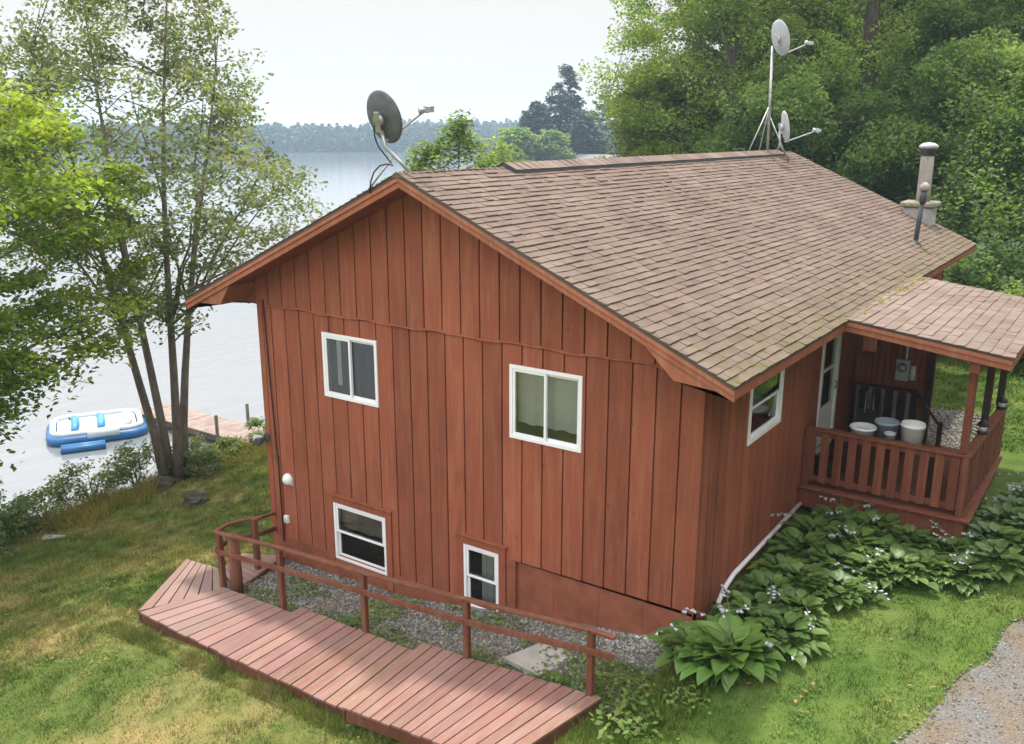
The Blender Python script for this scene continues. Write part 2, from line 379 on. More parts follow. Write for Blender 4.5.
# ------------------------------------------------------------------ terrain
LAKE = -4.4
CP = np.array([(-8.3, 0, -1.52), (-5.2, 0, -1.36), (-2.9, 0, -.97), (-.75, 0, -.62), (0, 0, -.40), (0, .84, -.25), (0, 4.5, -.12), (0, 9, -.08),
 (-8.3, 8, -1.7), (-8.3, 16, -1.5), (-7.9, -1.7, -1.34), (-4.4, -1.7, -1.13), (-2.5, -1.7, -.93), (-.6, -1.7, -.70), (-8.1, -3.15, -1.42),
 (-3, -3.2, -1.16), (-.6, -3.3, -.82), (-9.3, -1.3, -1.5), (3.3, -1, -.22), (3.7, 2, -.16), (2, .5, -.22), (3.2, 4, -.1), (5, 6, 0), (8, 0, 0), (8, -8, -.1),
 (1.5, 10, -.06), (0, 15, .05), (3, 20, .25), (10, 22, .6), (-5, 30, .6), (-12, 26, -.6), (-6, -6, -1.5), (-3, -6, -1.22), (0, -6, -.8), (-10, -6, -2.0), (-3, -12, -1.3), (-12, 0, -2.25),
 (-12, 6, -2.2), (-12, 14, -2.1), (-14, 2.4, -2.7), (-17, 4, -3.15), (-17, 6.4, -3.2), (-17, .6, -3.2), (-16.9, -2, -3.2), (-16, -8, -3.2), (-17, 14, -3.0), (-17, 24, -2.4), (10, 40, 1.2), (-10, 45, .6)], float)
def _tps():
    P = CP[:, :2]; n = len(P); d = np.linalg.norm(P[:, None] - P[None], axis=2); K = np.where(d > 0, d * d * np.log(d + 1e-12), 0) + np.eye(n) * .6
    A = np.zeros((n + 3, n + 3)); A[:n, :n] = K; A[:n, n] = 1; A[:n, n + 1:] = P; A[n, :n] = 1; A[n + 1:, :n] = P.T
    return np.linalg.solve(A, np.concatenate([CP[:, 2], np.zeros(3)]))
W_ = _tps()
def ss(a, b, x): t = np.clip((x - a) / (b - a), 0, 1); return t * t * (3 - 2 * t)
def ground(x, y):
    x = np.asarray(x, float); y = np.asarray(y, float)
    xc = np.clip(x, -19, 12); yc = np.clip(y, -13, 46)
    out = np.zeros_like(xc) + W_[len(CP)] + W_[len(CP) + 1] * xc + W_[len(CP) + 2] * yc
    for (px, py, _), w in zip(CP, W_):
        d2 = (xc - px) ** 2 + (yc - py) ** 2 + 1e-9; out = out + w * .5 * d2 * np.log(d2)
    shore = -17.6 + .35 * np.sin(y * .7) + .25 * np.sin(y * 1.9 + 1) - np.clip(y - 26, 0, 60) * .55
    t = ss(0, 1, (shore - x) / 3.6)
    return out * (1 - t) + (-7.0) * t
def gz(x, y): return float(ground(np.array([x]), np.array([y]))[0])

def grid_sheet(name, xs, ys, zfn, mat):
    X, Y = np.meshgrid(xs, ys); Z = zfn(X, Y); nx, ny = len(xs), len(ys)
    v = np.stack([X, Y, Z], -1).reshape(-1, 3); i = np.arange(nx * ny).reshape(ny, nx)
    f = np.stack([i[:-1, :-1], i[:-1, 1:], i[1:, 1:], i[1:, :-1]], -1).reshape(-1, 4)
    o = raw(name, v, f, mat); o.data.polygons.foreach_set('use_smooth', [True] * len(o.data.polygons)); return o
xs = np.concatenate([[-900, -500, -250, -120, -60, -40, -30], np.arange(-24, 14.1, .3), [17, 22, 30, 45, 80, 150, 300, 600, 900]])
ys = np.concatenate([[-900, -500, -200, -80, -40, -25], np.arange(-15, 24.1, .3), [26, 29, 33, 38, 45, 60, 90, 150, 300, 600, 900]])
def zland(X, Y):
    Z = ground(X, Y); return Z + .02 * np.sin(X * 2.3 + Y) * np.cos(Y * 1.7 - X * .6)
tag(grid_sheet('lawn', xs, ys, zland, M['lawn']), kind='structure')
wm = MB(); wm.add([(-940, -940, LAKE), (-17, -940, LAKE), (-17, 940, LAKE), (-940, 940, LAKE)], [(0, 1, 2, 3)])
tag(wm.build('lake', M['water'], recalc=False), kind='structure')

# driveway: gravelled strip on the right, ragged edge, a real skin following the ground
def strip(name, poly_fn, u, v, mat, lift):
    pts = np.array([[poly_fn(a, b) for a in u] for b in v]); Z = zland(pts[..., 0], pts[..., 1]) + lift
    vv = np.concatenate([pts, Z[..., None]], -1).reshape(-1, 3); i = np.arange(len(u) * len(v)).reshape(len(v), len(u))
    return raw(name, vv, np.stack([i[:-1, :-1], i[:-1, 1:], i[1:, 1:], i[1:, :-1]], -1).reshape(-1, 4), mat)
def drive_left(y): return 2.86 + .22 * (y + .9) + .14 * mnoise.noise(Vector((y * 1.1, 2, 0))) + .05 * mnoise.noise(Vector((y * 3.7, 5, 0))) + .012 * max(0, y - 2) ** 2
tag(strip('driveway', lambda a, b: (drive_left(b) + a, b), np.arange(0, 6.1, .25), np.arange(-12, 14, .12), M['drive'], .012), kind='structure')
tag(strip('gravel_bed_soil', lambda a, b: (a, b), np.arange(-8.1, -.0, .15), np.arange(-1.75, .06, .12), M['gravel'], .02), kind='structure')
tag(strip('gravel_path', lambda a, b: (a + .3 * math.sin(b), b), np.arange(-.2, 2.0, .15), np.arange(8.0, 11.9, .15), M['gravel'], .015), kind='structure')

# ------------------------------------------------------------------ the house
HX = 8.3; RX = -4.42; RZ = 5.63; SL = .4504; EX = .62; LX = -9.46
FY = -.63; BY = 16.1; WY = 15.6
def roof_z(x): return RZ - SL * abs(x - RX)
house = thing('lakeside_house', (-4.15, 0, -1.5), 'dark red house with vertical board siding and brown shingle roof', 'house')
def mapG(u, o, z): return (u, -o, z)          # gable wall (faces -y)
def mapS(u, o, z): return (o, u, z)           # porch-side wall (faces +x)
def mapL(u, o, z): return (-HX - o, u, z)     # lake-side wall
def mapB(u, o, z): return (u, WY + o, z)      # back wall
def mapW(u, o, z): return (u, 7.35 - o, z)    # porch screen wall
def slab(mb, mp, u0, u1, z0, za, zb, o0, o1, tint=1.):
    vs = [mp(u0, o0, z0), mp(u1, o0, z0), mp(u1, o1, z0), mp(u0, o1, z0), mp(u0, o0, za), mp(u1, o0, zb), mp(u1, o1, zb), mp(u0, o1, za)]
    mb.add(vs, BOXF, tint)
def siding(mb, mp, u0, u1, grooves, zb, zt, holes, o0, o1, gap=.015, jit=.10, kink=None):
    cuts = sorted([u0] + [g for g in grooves if u0 < g < u1] + [u1])
    for i in range(len(cuts) - 1):
        a = cuts[i] + (gap / 2 if i else 0); b = cuts[i + 1] - (gap / 2 if i < len(cuts) - 2 else 0)
        tint = rnd.uniform(1 - jit, 1 + jit)
        xs_ = sorted({a, b} | {h[k] for h in holes for k in (0, 1) if a + .004 < h[k] < b - .004} | ({kink} if kink is not None and a < kink < b else set()))
        for p, q in zip(xs_[:-1], xs_[1:]):
            segs = [(zb(.5 * (p + q)), None)]
            for h in holes:
                if h[0] < .5 * (p + q) < h[1]: segs = [(zb(.5 * (p + q)), h[2]), (h[3], None)]
            multi = [h for h in sorted(holes, key=lambda h: h[2]) if h[0] < .5 * (p + q) < h[1]]
            if len(multi) > 1:
                segs = []; lo = zb(.5 * (p + q))
                for h in multi: segs.append((lo, h[2])); lo = h[3]
                segs.append((lo, None))
            for lo, hi in segs:
                slab(mb, mp, p, q, lo, hi if hi is not None else zt(p), hi if hi is not None else zt(q), o0, o1, tint)
# openings (u0,u1,z0,z1)
WG = {'slideL': (-6.74, -5.52, 1.90, 3.0), 'slideR': (-2.95, -1.745, 1.90, 3.0), 'hungL': (-6.68, -5.46, -1.06, 0.0), 'hungR': (-3.83, -3.15, -1.07, -.01)}
WS = {'side': (1.66, 3.05, 1.87, 2.93), 'door': (5.06, 6.12, .78, 2.95)}
grG = [-.30 - .349 * k for k in range(23)]
holesG = list(WG.values()); holesS = list(WS.values())
def zsof(x): return roof_z(x) - .16
SEAM = 3.31
# backing (sheathing) with the same openings, then the boards
w = MB()
siding(w, mapG, -HX, 0, [], lambda x: -1.55 if x < -2.86 else -.08, zsof, holesG, -.14, -.035, 0, .0, RX)
gable = w.build('sheathing', M['siding'], house)
w = MB()
lowholes = holesG
def zb_low(x): return -1.27 + (x + HX) * (.20 / 2.84) if x < -2.86 else -.05 + .035 * (x + 2.86) / 2.86
siding(w, mapG, -HX, 0, grG, zb_low, lambda x: SEAM - .02, lowholes, -.035, .0, .026, .15)
gw = w.build('wall', M['siding'], house)
w = MB()
grU = [g - .03 for g in grG]
for i, (a, b) in enumerate(zip(sorted([-HX] + grU + [0])[:-1], sorted([-HX] + grU + [0])[1:])):
    pass
siding(w, mapG, -HX, 0, grU, lambda x: SEAM + .012 * math.sin(x * 4.1) - .008 * math.sin(x * 9), zsof, [], -.035, .016, .026, .14, RX)
w.build('wall', M['siding'], house)
fl = MB()      # wavy drip lip under the upper siding
for k in range(60):
    a = -HX + k * HX / 60; b = a + HX / 60
    za = SEAM + .012 * math.sin(a * 4.1) - .008 * math.sin(a * 9) - .012; zb_ = SEAM + .012 * math.sin(b * 4.1) - .008 * math.sin(b * 9) - .012
    fl.add([mapG(a, .0, za), mapG(b, .0, zb_), mapG(b, .0, zb_ + .03), mapG(a, .0, za + .03), mapG(a, .03, za - .004), mapG(b, .03, zb_ - .004), mapG(b, .022, zb_ + .012), mapG(a, .022, za + .012)], BOXF)
fl.build('drip_edge', M['siding'], house)
# other walls
w = MB()
grS = [.03 + .30 * k for k in range(1, 52)]
siding(w, mapS, .0365, WY, grS, lambda u: -.20 + .012 * min(u, 6), lambda u: 3.46, holesS, -.035, .0, .024, .12)
w.build('wall', M['siding'], house)
w = MB(); siding(w, mapS, .036, WY, [], lambda u: -.5, lambda u: 3.45, holesS, -.14, -.035, 0, 0); w.build('sheathing', M['siding'], house)
w = MB(); siding(w, mapL, .022, WY, [.3 * k for k in range(1, 52)], lambda u: -1.6, lambda u: 3.66, [], -.14, 0, .012); w.build('wall', M['siding'], house)
w = MB(); siding(w, mapB, -HX, 0, [-.35 * k for k in range(1, 24)], lambda u: -1.6, zsof, [], -.12, 0, .012, .1, RX); w.build('wall', M['siding'], house)
w = MB(); siding(w, mapW, .004, 1.38, [.004 + .105 * k for k in range(1, 13)], lambda u: .36, lambda u: 3.2 - .13 * (u - .62) - .03, [(.10, .36, 2.15, 2.85)], -.10, 0, .012, .12); w.build('porch_screen_wall', M['siding'], house)
w = MB(); w.box((1.30, 7.24, .36), (1.42, 7.36, 3.07)); w.build('porch_post', M['darkwood'], house)
# corner boards
w = MB(); w.box((.0005, -.001, -.05), (.014, .10, 3.30), .9)
w.build('corner_trim', M['siding'], house)
w = MB(); w.box((-HX - .014, -.014, -1.28), (-HX + .11, .0, 3.62)); w.build('corner_trim', M['siding'], house)
# foundation
w = MB(); w.box((-2.86, .035, -1.5), (-.0, .16, -.03)); w.box((-.16, .16, -1.5), (-.03, WY, -.15))
for x in (-2.2, -1.45, -.75): w.box((x, .028, -1.5), (x + .012, .0352, -.05), .8)
w.build('foundation', M['found'], house)
w = MB(); w.box((-2.99, -.022, -1.5), (-2.84, .05, -.06)); w.box((-8.31, -.012, -1.62), (-2.99, .08, -1.0), .7); w.build('skirt_board', M['found'], house)
# interior floors and back partitions so that windows look into rooms
w = MB(); w.box((-8.1, .2, .86), (-.2, WY - .2, 1.0)); w.box((-8.1, 3.2, -1.5), (-.2, 3.3, 3.4)); w.box((-4.3, .2, -1.5), (-4.2, 3.2, 3.4)); w.box((-3.2, 3.3, 1.0), (-3.1, 12, 3.4)); w.box((-8.1, .2, -1.62), (-.2, WY - .2, -1.5)); w.box((-8.1, .2, 3.36), (-.2, WY - .2, 3.42))
w.build('room_partition', M['inside'], house)

# windows -------------------------------------------------------------
def window(name, mp, u0, u1, z0, z1, kind, casing=None, fw=.055):
    f = MB(); o0, o1 = -.10, .022
    slab(f, mp, u0, u0 + fw, z0, z1, z1, o0, o1); slab(f, mp, u1 - fw, u1, z0, z1, z1, o0, o1)
    slab(f, mp, u0 + fw, u1 - fw, z0, z0 + fw, z0 + fw, o0, o1); slab(f, mp, u0 + fw, u1 - fw, z1 - fw, z1, z1, o0, o1)
    win = f.build(name, M['vinyl'], house, .004)
    a, b, c, d = u0 + fw, u1 - fw, z0 + fw, z1 - fw
    sw = .04
    def sash(p, q, r, s, o):
        m = MB(); slab(m, mp, p, p + sw, r, s, s, o - .03, o); slab(m, mp, q - sw, q, r, s, s, o - .03, o)
        slab(m, mp, p + sw, q - sw, r, r + sw, r + sw, o - .03, o); slab(m, mp, p + sw, q - sw, s - sw, s, s, o - .03, o)
        m.build('sash', M['vinyl'], win, .003)
        g = MB(); g.add([mp(p + sw, o - .014, r + sw), mp(q - sw, o - .014, r + sw), mp(q - sw, o - .014, s - sw), mp(p + sw, o - .014, s - sw)], [(0, 1, 2, 3)])
        g.build('pane', M['glass'], win, recalc=False)
    if kind == 'slider':
        m_ = .5 * (a + b); sash(a, m_ + .022, c, d, .012); sash(m_ - .022, b, c, d, -.022)
    else:
        m_ = .5 * (c + d); sash(a, b, m_ - .02, d, .008); sash(a, b, c, m_ + .02, -.026)
    if casing:
        t = casing; k = MB()
        slab(k, mp, u0 - t, u0 - .002, z0 - .02, z1 + t, z1 + t, .0, .034); slab(k, mp, u1 + .002, u1 + t, z0 - .25, z1 + t, z1 + t, .0, .034)
        slab(k, mp, u0 - .002, u1 + .002, z1 + .002, z1 + t, z1 + t, .0, .034); slab(k, mp, u0 - t, u1 + t, z0 - .2, z0 - .022, z0 - .022, .0, .02)
        slab(k, mp, u0 - t - .02, u1 + t + .03, z1 + t, z1 + t + .03, z1 + t + .03, .0, .06)
        k.build('casing', M['siding'], win, .004)
    return win
def cloth(win, mp, u0, u1, z0, z1, o, mat, wav=.02, freq=38):
    n = 36; vs = []; 
    for i in range(n + 1):
        u = u0 + (u1 - u0) * i / n; oo = o + wav * math.sin(u * freq) + wav * .4 * math.sin(u * freq * 2.3)
        vs += [mp(u, oo, z0 + .01 * math.sin(u * 17)), mp(u, oo, z1)]
    m = MB(); m.add(vs, [(2 * i, 2 * i + 2, 2 * i + 3, 2 * i + 1) for i in range(n)], 1., True)
    m.build('curtain', mat, win, recalc=False)
wL = window('window', mapG, *WG['slideL'], 'slider'); wR = window('window', mapG, *WG['slideR'], 'slider')
hL = window('window', mapG, *WG['hungL'], 'hung', .13); hR = window('window', mapG, *WG['hungR'], 'hung', .13, .05)
sW = window('window', mapS, *WS['side'], 'hung', None, .07)
tag(wL, 'upper slider window with a narrow pale strip in place of the light gap between dark curtains'); tag(wR, 'upper slider window with pale drawn curtain'); tag(hL, 'wide lower sash window with brown casing'); tag(hR, 'narrow lower sash window with brown casing'); tag(sW, 'sash window beside the porch')
cloth(wR, mapG, -2.9, -1.8, 2.10, 2.96, -.15, M['curtain'], .012, 30)
cloth(wL, mapG, -6.56, -6.46, 2.08, 2.96, -.14, M['curtain'], .006, 60)  # pale strip stands in for the light gap between dark curtains
cloth(hR, mapG, -3.62, -3.18, -1.03, -.05, -.18, M['curtain'], .02, 40)
cloth(hL, mapG, -6.64, -5.5, -.50, -.03, -.13, M['tan'], .004, 40)
# door ---------------------------------------------------------------
u0, u1, z0, z1 = WS['door']
f = MB(); fw = .085
slab(f, mapS, u0, u0 + fw, z0, z1, z1, -.10, .03); slab(f, mapS, u1 - fw, u1, z0, z1, z1, -.10, .03); slab(f, mapS, u0 + fw, u1 - fw, z1 - fw, z1, z1, -.10, .03); slab(f, mapS, u0, u1, z0 - .05, z0, z0, -.12, .06)
door = f.build('door', M['white'], house, .004)
tag(door, 'white storm door with a tall glass upper half')
a, b = u0 + fw, u1 - fw; f = MB()
slab(f, mapS, a, a + .07, z0 + .02, z1 - fw, z1 - fw, -.05, -.01); slab(f, mapS, b - .07, b, z0 + .02, z1 - fw, z1 - fw, -.05, -.01)
slab(f, mapS, a + .07, b - .07, z0 + .02, z0 + .72, z0 + .72, -.05, -.012); slab(f, mapS, a + .07, b - .07, z1 - fw - .07, z1 - fw, z1 - fw, -.05, -.01)
slab(f, mapS, a + .07, b - .07, z0 + 1.36, z0 + 1.42, z0 + 1.42, -.05, -.01)
f.build('sash', M['white'], door, .003)
g = MB(); g.add([mapS(a + .07, -.03, z0 + .72), mapS(b - .07, -.03, z0 + .72), mapS(b - .07, -.03, z1 - fw - .07), mapS(a + .07, -.03, z1 - fw - .07)], [(0, 1, 2, 3)]); g.build('pane', M['glass'], door, recalc=False)
hd = MB(); hd.tube([mapS(b - .035, .0, z0 + .95), mapS(b - .035, .04, z0 + .95), mapS(b - .035, .04, z0 + 1.08), mapS(b - .035, 0, z0 + 1.08)], .009); hd.build('handle', M['dgrey'], door)
st = MB(); st.box((.02, 4.95, .44), (.42, 6.3, .72)); st.build('door_step', M['darkwood'], house, .008)

# roof ---------------------------------------------------------------
def shingles(mb, org, eu, ev, ulen, vlen, expo, tabw, thick=.016):
    """courses of individual tabs; eu runs along the eave, ev up the slope"""
    eu, ev = Vector(eu).normalized(), Vector(ev).normalized(); nn = eu.cross(ev); nn = nn if nn.z > 0 else -nn
    rows = int(math.ceil(vlen / expo)); org = Vector(org)
    for r_ in range(rows):
        v0 = r_ * expo; v1 = min(vlen, v0 + expo + .03); u = -rnd.uniform(0, tabw); rowt = rnd.uniform(.95, 1.05)
        dv = .006 * math.sin(r_ * 1.7)
        while u < ulen:
            w_ = tabw * rnd.choice((.62, .85, 1., 1., 1.15, 1.4)); a = max(0, u); b = min(ulen, u + w_ - .003); u += w_
            if b - a < .02: continue
            t = rowt * rnd.choice((1, 1, 1, .9)) * rnd.uniform(.93, 1.08); lift = thick * rnd.uniform(.7, 1.9); j0, j1 = rnd.uniform(-.008, .008), rnd.uniform(-.008, .008)
            tc = (t * rnd.uniform(.985, 1.02), t, t * rnd.uniform(.97, 1.02))
            P = lambda uu, vv, h: org + eu * uu + ev * vv + nn * h
            lo = max(v0 + dv + j0, -.02); lo2 = max(v0 + dv + j1, -.02)
            vs = [P(a, lo, 0), P(b, lo2, 0), P(b, v1, -.002), P(a, v1, -.002), P(a, lo, lift), P(b, lo2, lift), P(b, v1, .002), P(a, v1, .002)]
            mb.add(vs, BOXF, tc)
def add_tints(mb): pass
r_ = MB()
cs = 1 / math.hypot(1, SL); Ls = (EX - RX) / cs; Ll = (RX - LX) / cs
# deck under the tabs
T = .04
r_.prism([(EX, FY, roof_z(EX)), (RX, FY, RZ), (LX, FY, roof_z(LX)), (LX, FY, roof_z(LX) - T), (RX, FY, RZ - T), (EX, FY, roof_z(EX) - T)], (0, BY - FY, 0), .7)
rs = MB()
shingles(rs, (EX + .015, FY - .012, roof_z(EX) + .003), (0, 1, 0), (-cs, 0, SL * cs), BY - FY + .02, Ls, .134, .24)
shingles(rs, (LX - .015, FY - .012, roof_z(LX) + .003), (0, 1, 0), (cs, 0, SL * cs), BY - FY + .02, Ll, .134, .24)
rs.v += []; o_ = len(rs.v)
for fct, sm in zip(r_.f, r_.smooth): rs.f.append([i + o_ for i in fct]); rs.smooth.append(sm)
rs.v += r_.v; rs.t = [t if hasattr(t, '__len__') else (t,) * 3 for t in rs.t] + [(t,) * 3 for t in r_.t]
roof = rs.build('roof', M['shingle'], house)
# ridge caps, and the raised ridge vent
rv = MB(); y = FY - .012
while y < 2.0:
    tt = rnd.uniform(.85, 1.1); y2 = min(y + .17, 2.0)
    rv.add([(RX - .15, y, RZ - .15 * SL + .018), (RX, y, RZ + .03), (RX + .15, y, RZ - .15 * SL + .018), (RX - .15, y2, RZ - .15 * SL + .008), (RX, y2, RZ + .016), (RX + .15, y2, RZ - .15 * SL + .008)], [(0, 1, 4, 3), (1, 2, 5, 4), (0, 2, 1)], tt); y += .165
rv.build('ridge_cap', M['shingle'], roof, recalc=False); rv = MB()
y = 14.9
while y < BY:
    tt = rnd.uniform(.85, 1.1); y2 = min(y + .17, BY + .01)
    rv.add([(RX - .15, y, RZ - .15 * SL + .018), (RX, y, RZ + .03), (RX + .15, y, RZ - .15 * SL + .018), (RX - .15, y2, RZ - .15 * SL + .008), (RX, y2, RZ + .016), (RX + .15, y2, RZ - .15 * SL + .008)], [(0, 1, 4, 3), (1, 2, 5, 4), (0, 2, 1)], tt); y += .165
rv.build('ridge_cap', M['shingle'], roof, recalc=False)
rv = MB(); hgt = .085
for k in range(56):
    y = 1.95 + k * .232; y2 = y + .236; tt = rnd.uniform(.85, 1.12); h0 = hgt + .008 + .004 * math.sin(k); h1 = hgt
    rv.add([(RX - .24, y, RZ - .24 * SL + h0), (RX, y, RZ + h0), (RX + .24, y, RZ - .24 * SL + h0), (RX - .24, y2, RZ - .24 * SL + h1), (RX, y2, RZ + h1), (RX + .24, y2, RZ - .24 * SL + h1)], [(0, 1, 4, 3), (1, 2, 5, 4)], tt)
rv.build('ridge_vent_cap', M['shingle2'], roof, recalc=False)
rv = MB(); rv.prism([(RX + .225, 1.96, RZ - .225 * SL + .01), (RX, 1.96, RZ + .01), (RX - .225, 1.96, RZ - .225 * SL + .01), (RX - .225, 1.96, RZ - .225 * SL + hgt - .006), (RX, 1.96, RZ + hgt - .006), (RX + .225, 1.96, RZ - .225 * SL + hgt - .006)], (0, 12.95, 0)); rv.build('ridge_vent', M['dgrey'], roof)
# rake fascia boards (two layered), eave fascia
def rake(mb, y0, y1, h0, h1, tint=1.):
    for xa, xb in ((RX, EX), (LX, RX)):
        mb.prism([(xa, y0, roof_z(xa) - h0), (xb, y0, roof_z(xb) - h0), (xb, y0, roof_z(xb) - h1), (xa, y0, roof_z(xa) - h1)], (0, y1 - y0, 0), tint)
w = MB(); rake(w, FY + .022, FY + .055, .043, .185); w.build('rake_board', M['trim'], house, .004)
w = MB(); rake(w, FY, FY + .021, .041, .10, 1.08); w.build('rake_moulding', M['trim'], house, .004)
w = MB(); rake(w, BY - .05, BY - .01, .043, .185); w.build('rake_board', M['trim'], house)
w = MB(); w.box((EX - .045, FY + .057, roof_z(EX) - .17), (EX - .012, BY - .06, roof_z(EX) - .043), 1.0); w.build('eave_fascia', M['siding'], house, .004)
w = MB(); w.box((LX + .012, FY + .057, roof_z(LX) - .17), (LX + .045, BY - .06, roof_z(LX) - .043)); w.build('eave_fascia', M['siding'], house)
# soffits: sloping under the gable overhang, level boxed eaves at the sides
w = MB()
for xa, xb in ((RX, EX - .05), (LX + .05, RX)):
    w.prism([(xa, FY + .057, roof_z(xa) - .15), (xb, FY + .057, roof_z(xb) - .15), (xb, FY + .057, roof_z(xb) - .165), (xa, FY + .057, roof_z(xa) - .165)], (0, -FY - .057 - .017, 0))
w.box((.016, .0, 3.26), (EX - .047, BY - .06, 3.275)); w.box((LX + .047, .0, 3.30), (-HX - .016, BY - .06, 3.315))
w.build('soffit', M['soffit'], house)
w = MB(); w.prism([(-9.40, -.018, 3.316), (-HX - .016, -.018, 3.316), (-HX - .016, -.018, roof_z(-HX - .016) - .17), (-9.40, -.018, roof_z(-9.40) - .17)], (0, .016, 0)); w.build('eave_infill', M['soffit'], house)
w = MB(); w.prism([(.016, -.018, 3.276), (.56, -.018, 3.276), (.56, -.018, roof_z(.56) - .17), (.016, -.018, roof_z(.016) - .17)], (0, .016, 0)); w.build('eave_infill', M['soffit'], house)
# boxed eave returns
w = MB()
zt = lambda x: roof_z(x) - .187
w.prism([(-.57, FY + .05, zt(-.57)), (-.16, FY + .05, 3.315), (.56, FY + .05, 3.235), (EX - .01, FY + .05, 3.25), (EX - .01, FY + .05, zt(EX - .01))], (0, .022, 0), 1.1)
w.prism([(-.155, FY + .075, 3.315), (.56, FY + .075, 3.235), (.56, FY + .075, 3.25), (-.155, FY + .075, 3.33)], (0, -FY - .095, 0), .9)
w.prism([(-.55, FY + .075, zt(-.55)), (-.15, FY + .075, 3.33), (-.13, FY + .075, 3.33), (-.53, FY + .075, zt(-.53))], (0, -FY - .095, 0), .9)
w.build('eave_return', M['trim'], house)
w = MB()
w.prism([(-9.44, FY + .05, zt(-9.44)), (-9.44, FY + .05, 3.31), (-8.57, FY + .05, 3.345), (-8.30, FY + .05, zt(-8.30))], (0, .022, 0), .95)
w.prism([(-9.43, FY + .075, 3.31), (-8.57, FY + .075, 3.345), (-8.57, FY + .075, 3.36), (-9.43, FY + .075, 3.325)], (0, -FY - .095, 0), .8)
w.prism([(-8.58, FY + .075, 3.345), (-8.30, FY + .075, zt(-8.30)), (-8.32, FY + .075, zt(-8.32)), (-8.60, FY + .075, 3.345)], (0, -FY - .095, 0), .8)
w.build('eave_return', M['trim'], house)
# chimney, vent pipe, drain pipe
w = MB(); w.box((-1.09, 15.27, 3.6), (-.39, 15.92, 4.30)); ch = w.build('chimney', M['block'], house, .02)
w = MB(); w.box((-1.17, 15.19, 4.30), (-.31, 16.0, 4.44)); w.build('chimney_cap', M['mossycap'], ch, .035)
w = MB(); w.lathe((-.70, 15.6, 4.44), [(.17, 0), (.165, .3), (.17, .32), (.16, 1.20), (.155, 1.22)], 18); w.build('flue_pipe', M['flue'], ch)
w = MB(); w.lathe((-.70, 15.6, 5.60), [(.185, .0), (.185, .14), (.20, .15), (.20, .17)], 18); w.build('flue_band', M['dgrey'], ch)
w = MB(); w.lathe((-.70, 15.6, 5.76), [(.10, .0), (.23, .03), (.235, .09), (.14, .15), (0, .17)], 18); w.build('flue_cap', M['lgrey'], ch)
w = MB(); w.tube([(-.14, 12.35, 3.55), (-.11, 12.33, 4.15), (-.07, 12.30, 4.62)], [.055, .055, .05], 10); w.tube([(-.07, 12.30, 4.62), (-.06, 12.30, 4.9)], .075, 10); w.lathe((-.14, 12.35, 3.66), [(.16, 0), (.09, .08), (.06, .12)], 12); w.build('vent_pipe', M['dgrey'], house)
w = MB(); w.lathe((-.055, 12.30, 4.9), [(.07, 0), (.11, .02), (.10, .12), (.03, .19)], 12); w.build('vent_cap', M['flue'], house)
w = MB(); w.tube([(.045, .80, -.38), (.045, .83, -.20), (.05, 1.02, -.06), (.05, 1.35, .015), (.05, 4.45, .065)], .036, 10); w.build('drain_pipe', M['white'], house)
# ---- porch (fixed to the house)
DX = 2.55; D0 = 4.38; D1 = 7.85; DZ = .40
w = MB(); k = 0; y = D0 + .012
while y < D1:
    w.box((.02, y, DZ - .035), (DX - .0, min(y + .135, D1), DZ), rnd.uniform(.85, 1.1)); y += .141
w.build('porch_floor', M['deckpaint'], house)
w = MB(); w.box((.016, D0 - .03, .03), (DX + .03, D0 + .01, DZ - .037)); w.box((DX - .01, D0 + .011, .03), (DX + .03, D1, DZ - .037)); w.box((.016, D1 - .04, .03), (DX - .012, D1, DZ - .038)); w.build('rim_joist', M['deckpaint'], house, .006)
w = MB(); w.box((.016, D0 - .10, DZ - .034), (DX + .10, D0 + .010, DZ + .004)); w.box((DX + .002, D0 + .0105, DZ - .034), (DX + .10, D1, DZ + .004)); w.build('porch_nosing', M['deckpaint'], house, .006)
for px, py in ((.3, 4.5), (2.45, 4.5), (2.45, 6.1), (2.45, 7.7)):
    w = MB(); w.box((px - .07, py - .07, -.6), (px + .07, py + .07, .35)); w.build('porch_footing', M['darkwood'], house)
RT = 1.42
def railing(p, q, nb, name='porch_railing', bw=.135, mat=None, cap=.15, ztop=RT, bmat=None):
    mat = mat or M['deckpaint']; p, q = Vector(p), Vector(q); d = (q - p); ln = d.length; d.normalize(); sd = Vector((d.y, -d.x, 0))
    c = MB(); c.beam((p.x, p.y, ztop - .019), (q.x, q.y, ztop - .019), cap, .038, ext=.0)
    o = c.build(name, mat, house, .005)
    c = MB(); c.beam((p.x, p.y, ztop - .09), (q.x, q.y, ztop - .09), .04, .09); c.build('top_rail', mat, o, .004)
    c = MB(); c.beam((p.x, p.y, DZ + .15), (q.x, q.y, DZ + .15), .04, .09); c.build('bottom_rail', mat, o, .004)
    for i in range(nb):
        t = (i + .5) / nb * ln; b = p + d * t + sd * .035
        c = MB(); c.beam((b.x, b.y, DZ + .09), (b.x, b.y, ztop - .045), bw, .026, up=tuple(sd), tint=rnd.uniform(.85, 1.15)); c.build('baluster', bmat or mat, o, .003)
    return o
tag(railing((.03, D0 + .06, 0), (2.44, D0 + .06, 0), 11), 'front porch railing with wide flat balusters')
tag(railing((2.47, D0 + .02, 0), (2.57, 7.75, 0), 14), 'side porch railing with wide flat balusters')
br = railing((.06, 7.1, 0), (1.18, 7.1, 0), 5, bw=.07, mat=M['darkwood'], cap=.13, ztop=1.60, bmat=M['paleslat'])
tag(br, 'dark railing at the back of the porch')
w = MB(); w.beam((1.18, 7.1, 1.57), (1.62, 7.2, 1.0), .10, .045); w.beam((1.64, 7.2, .38), (1.64, 7.2, 1.06), .08, .08); w.build('stair_handrail', M['darkwood'], house, .004)
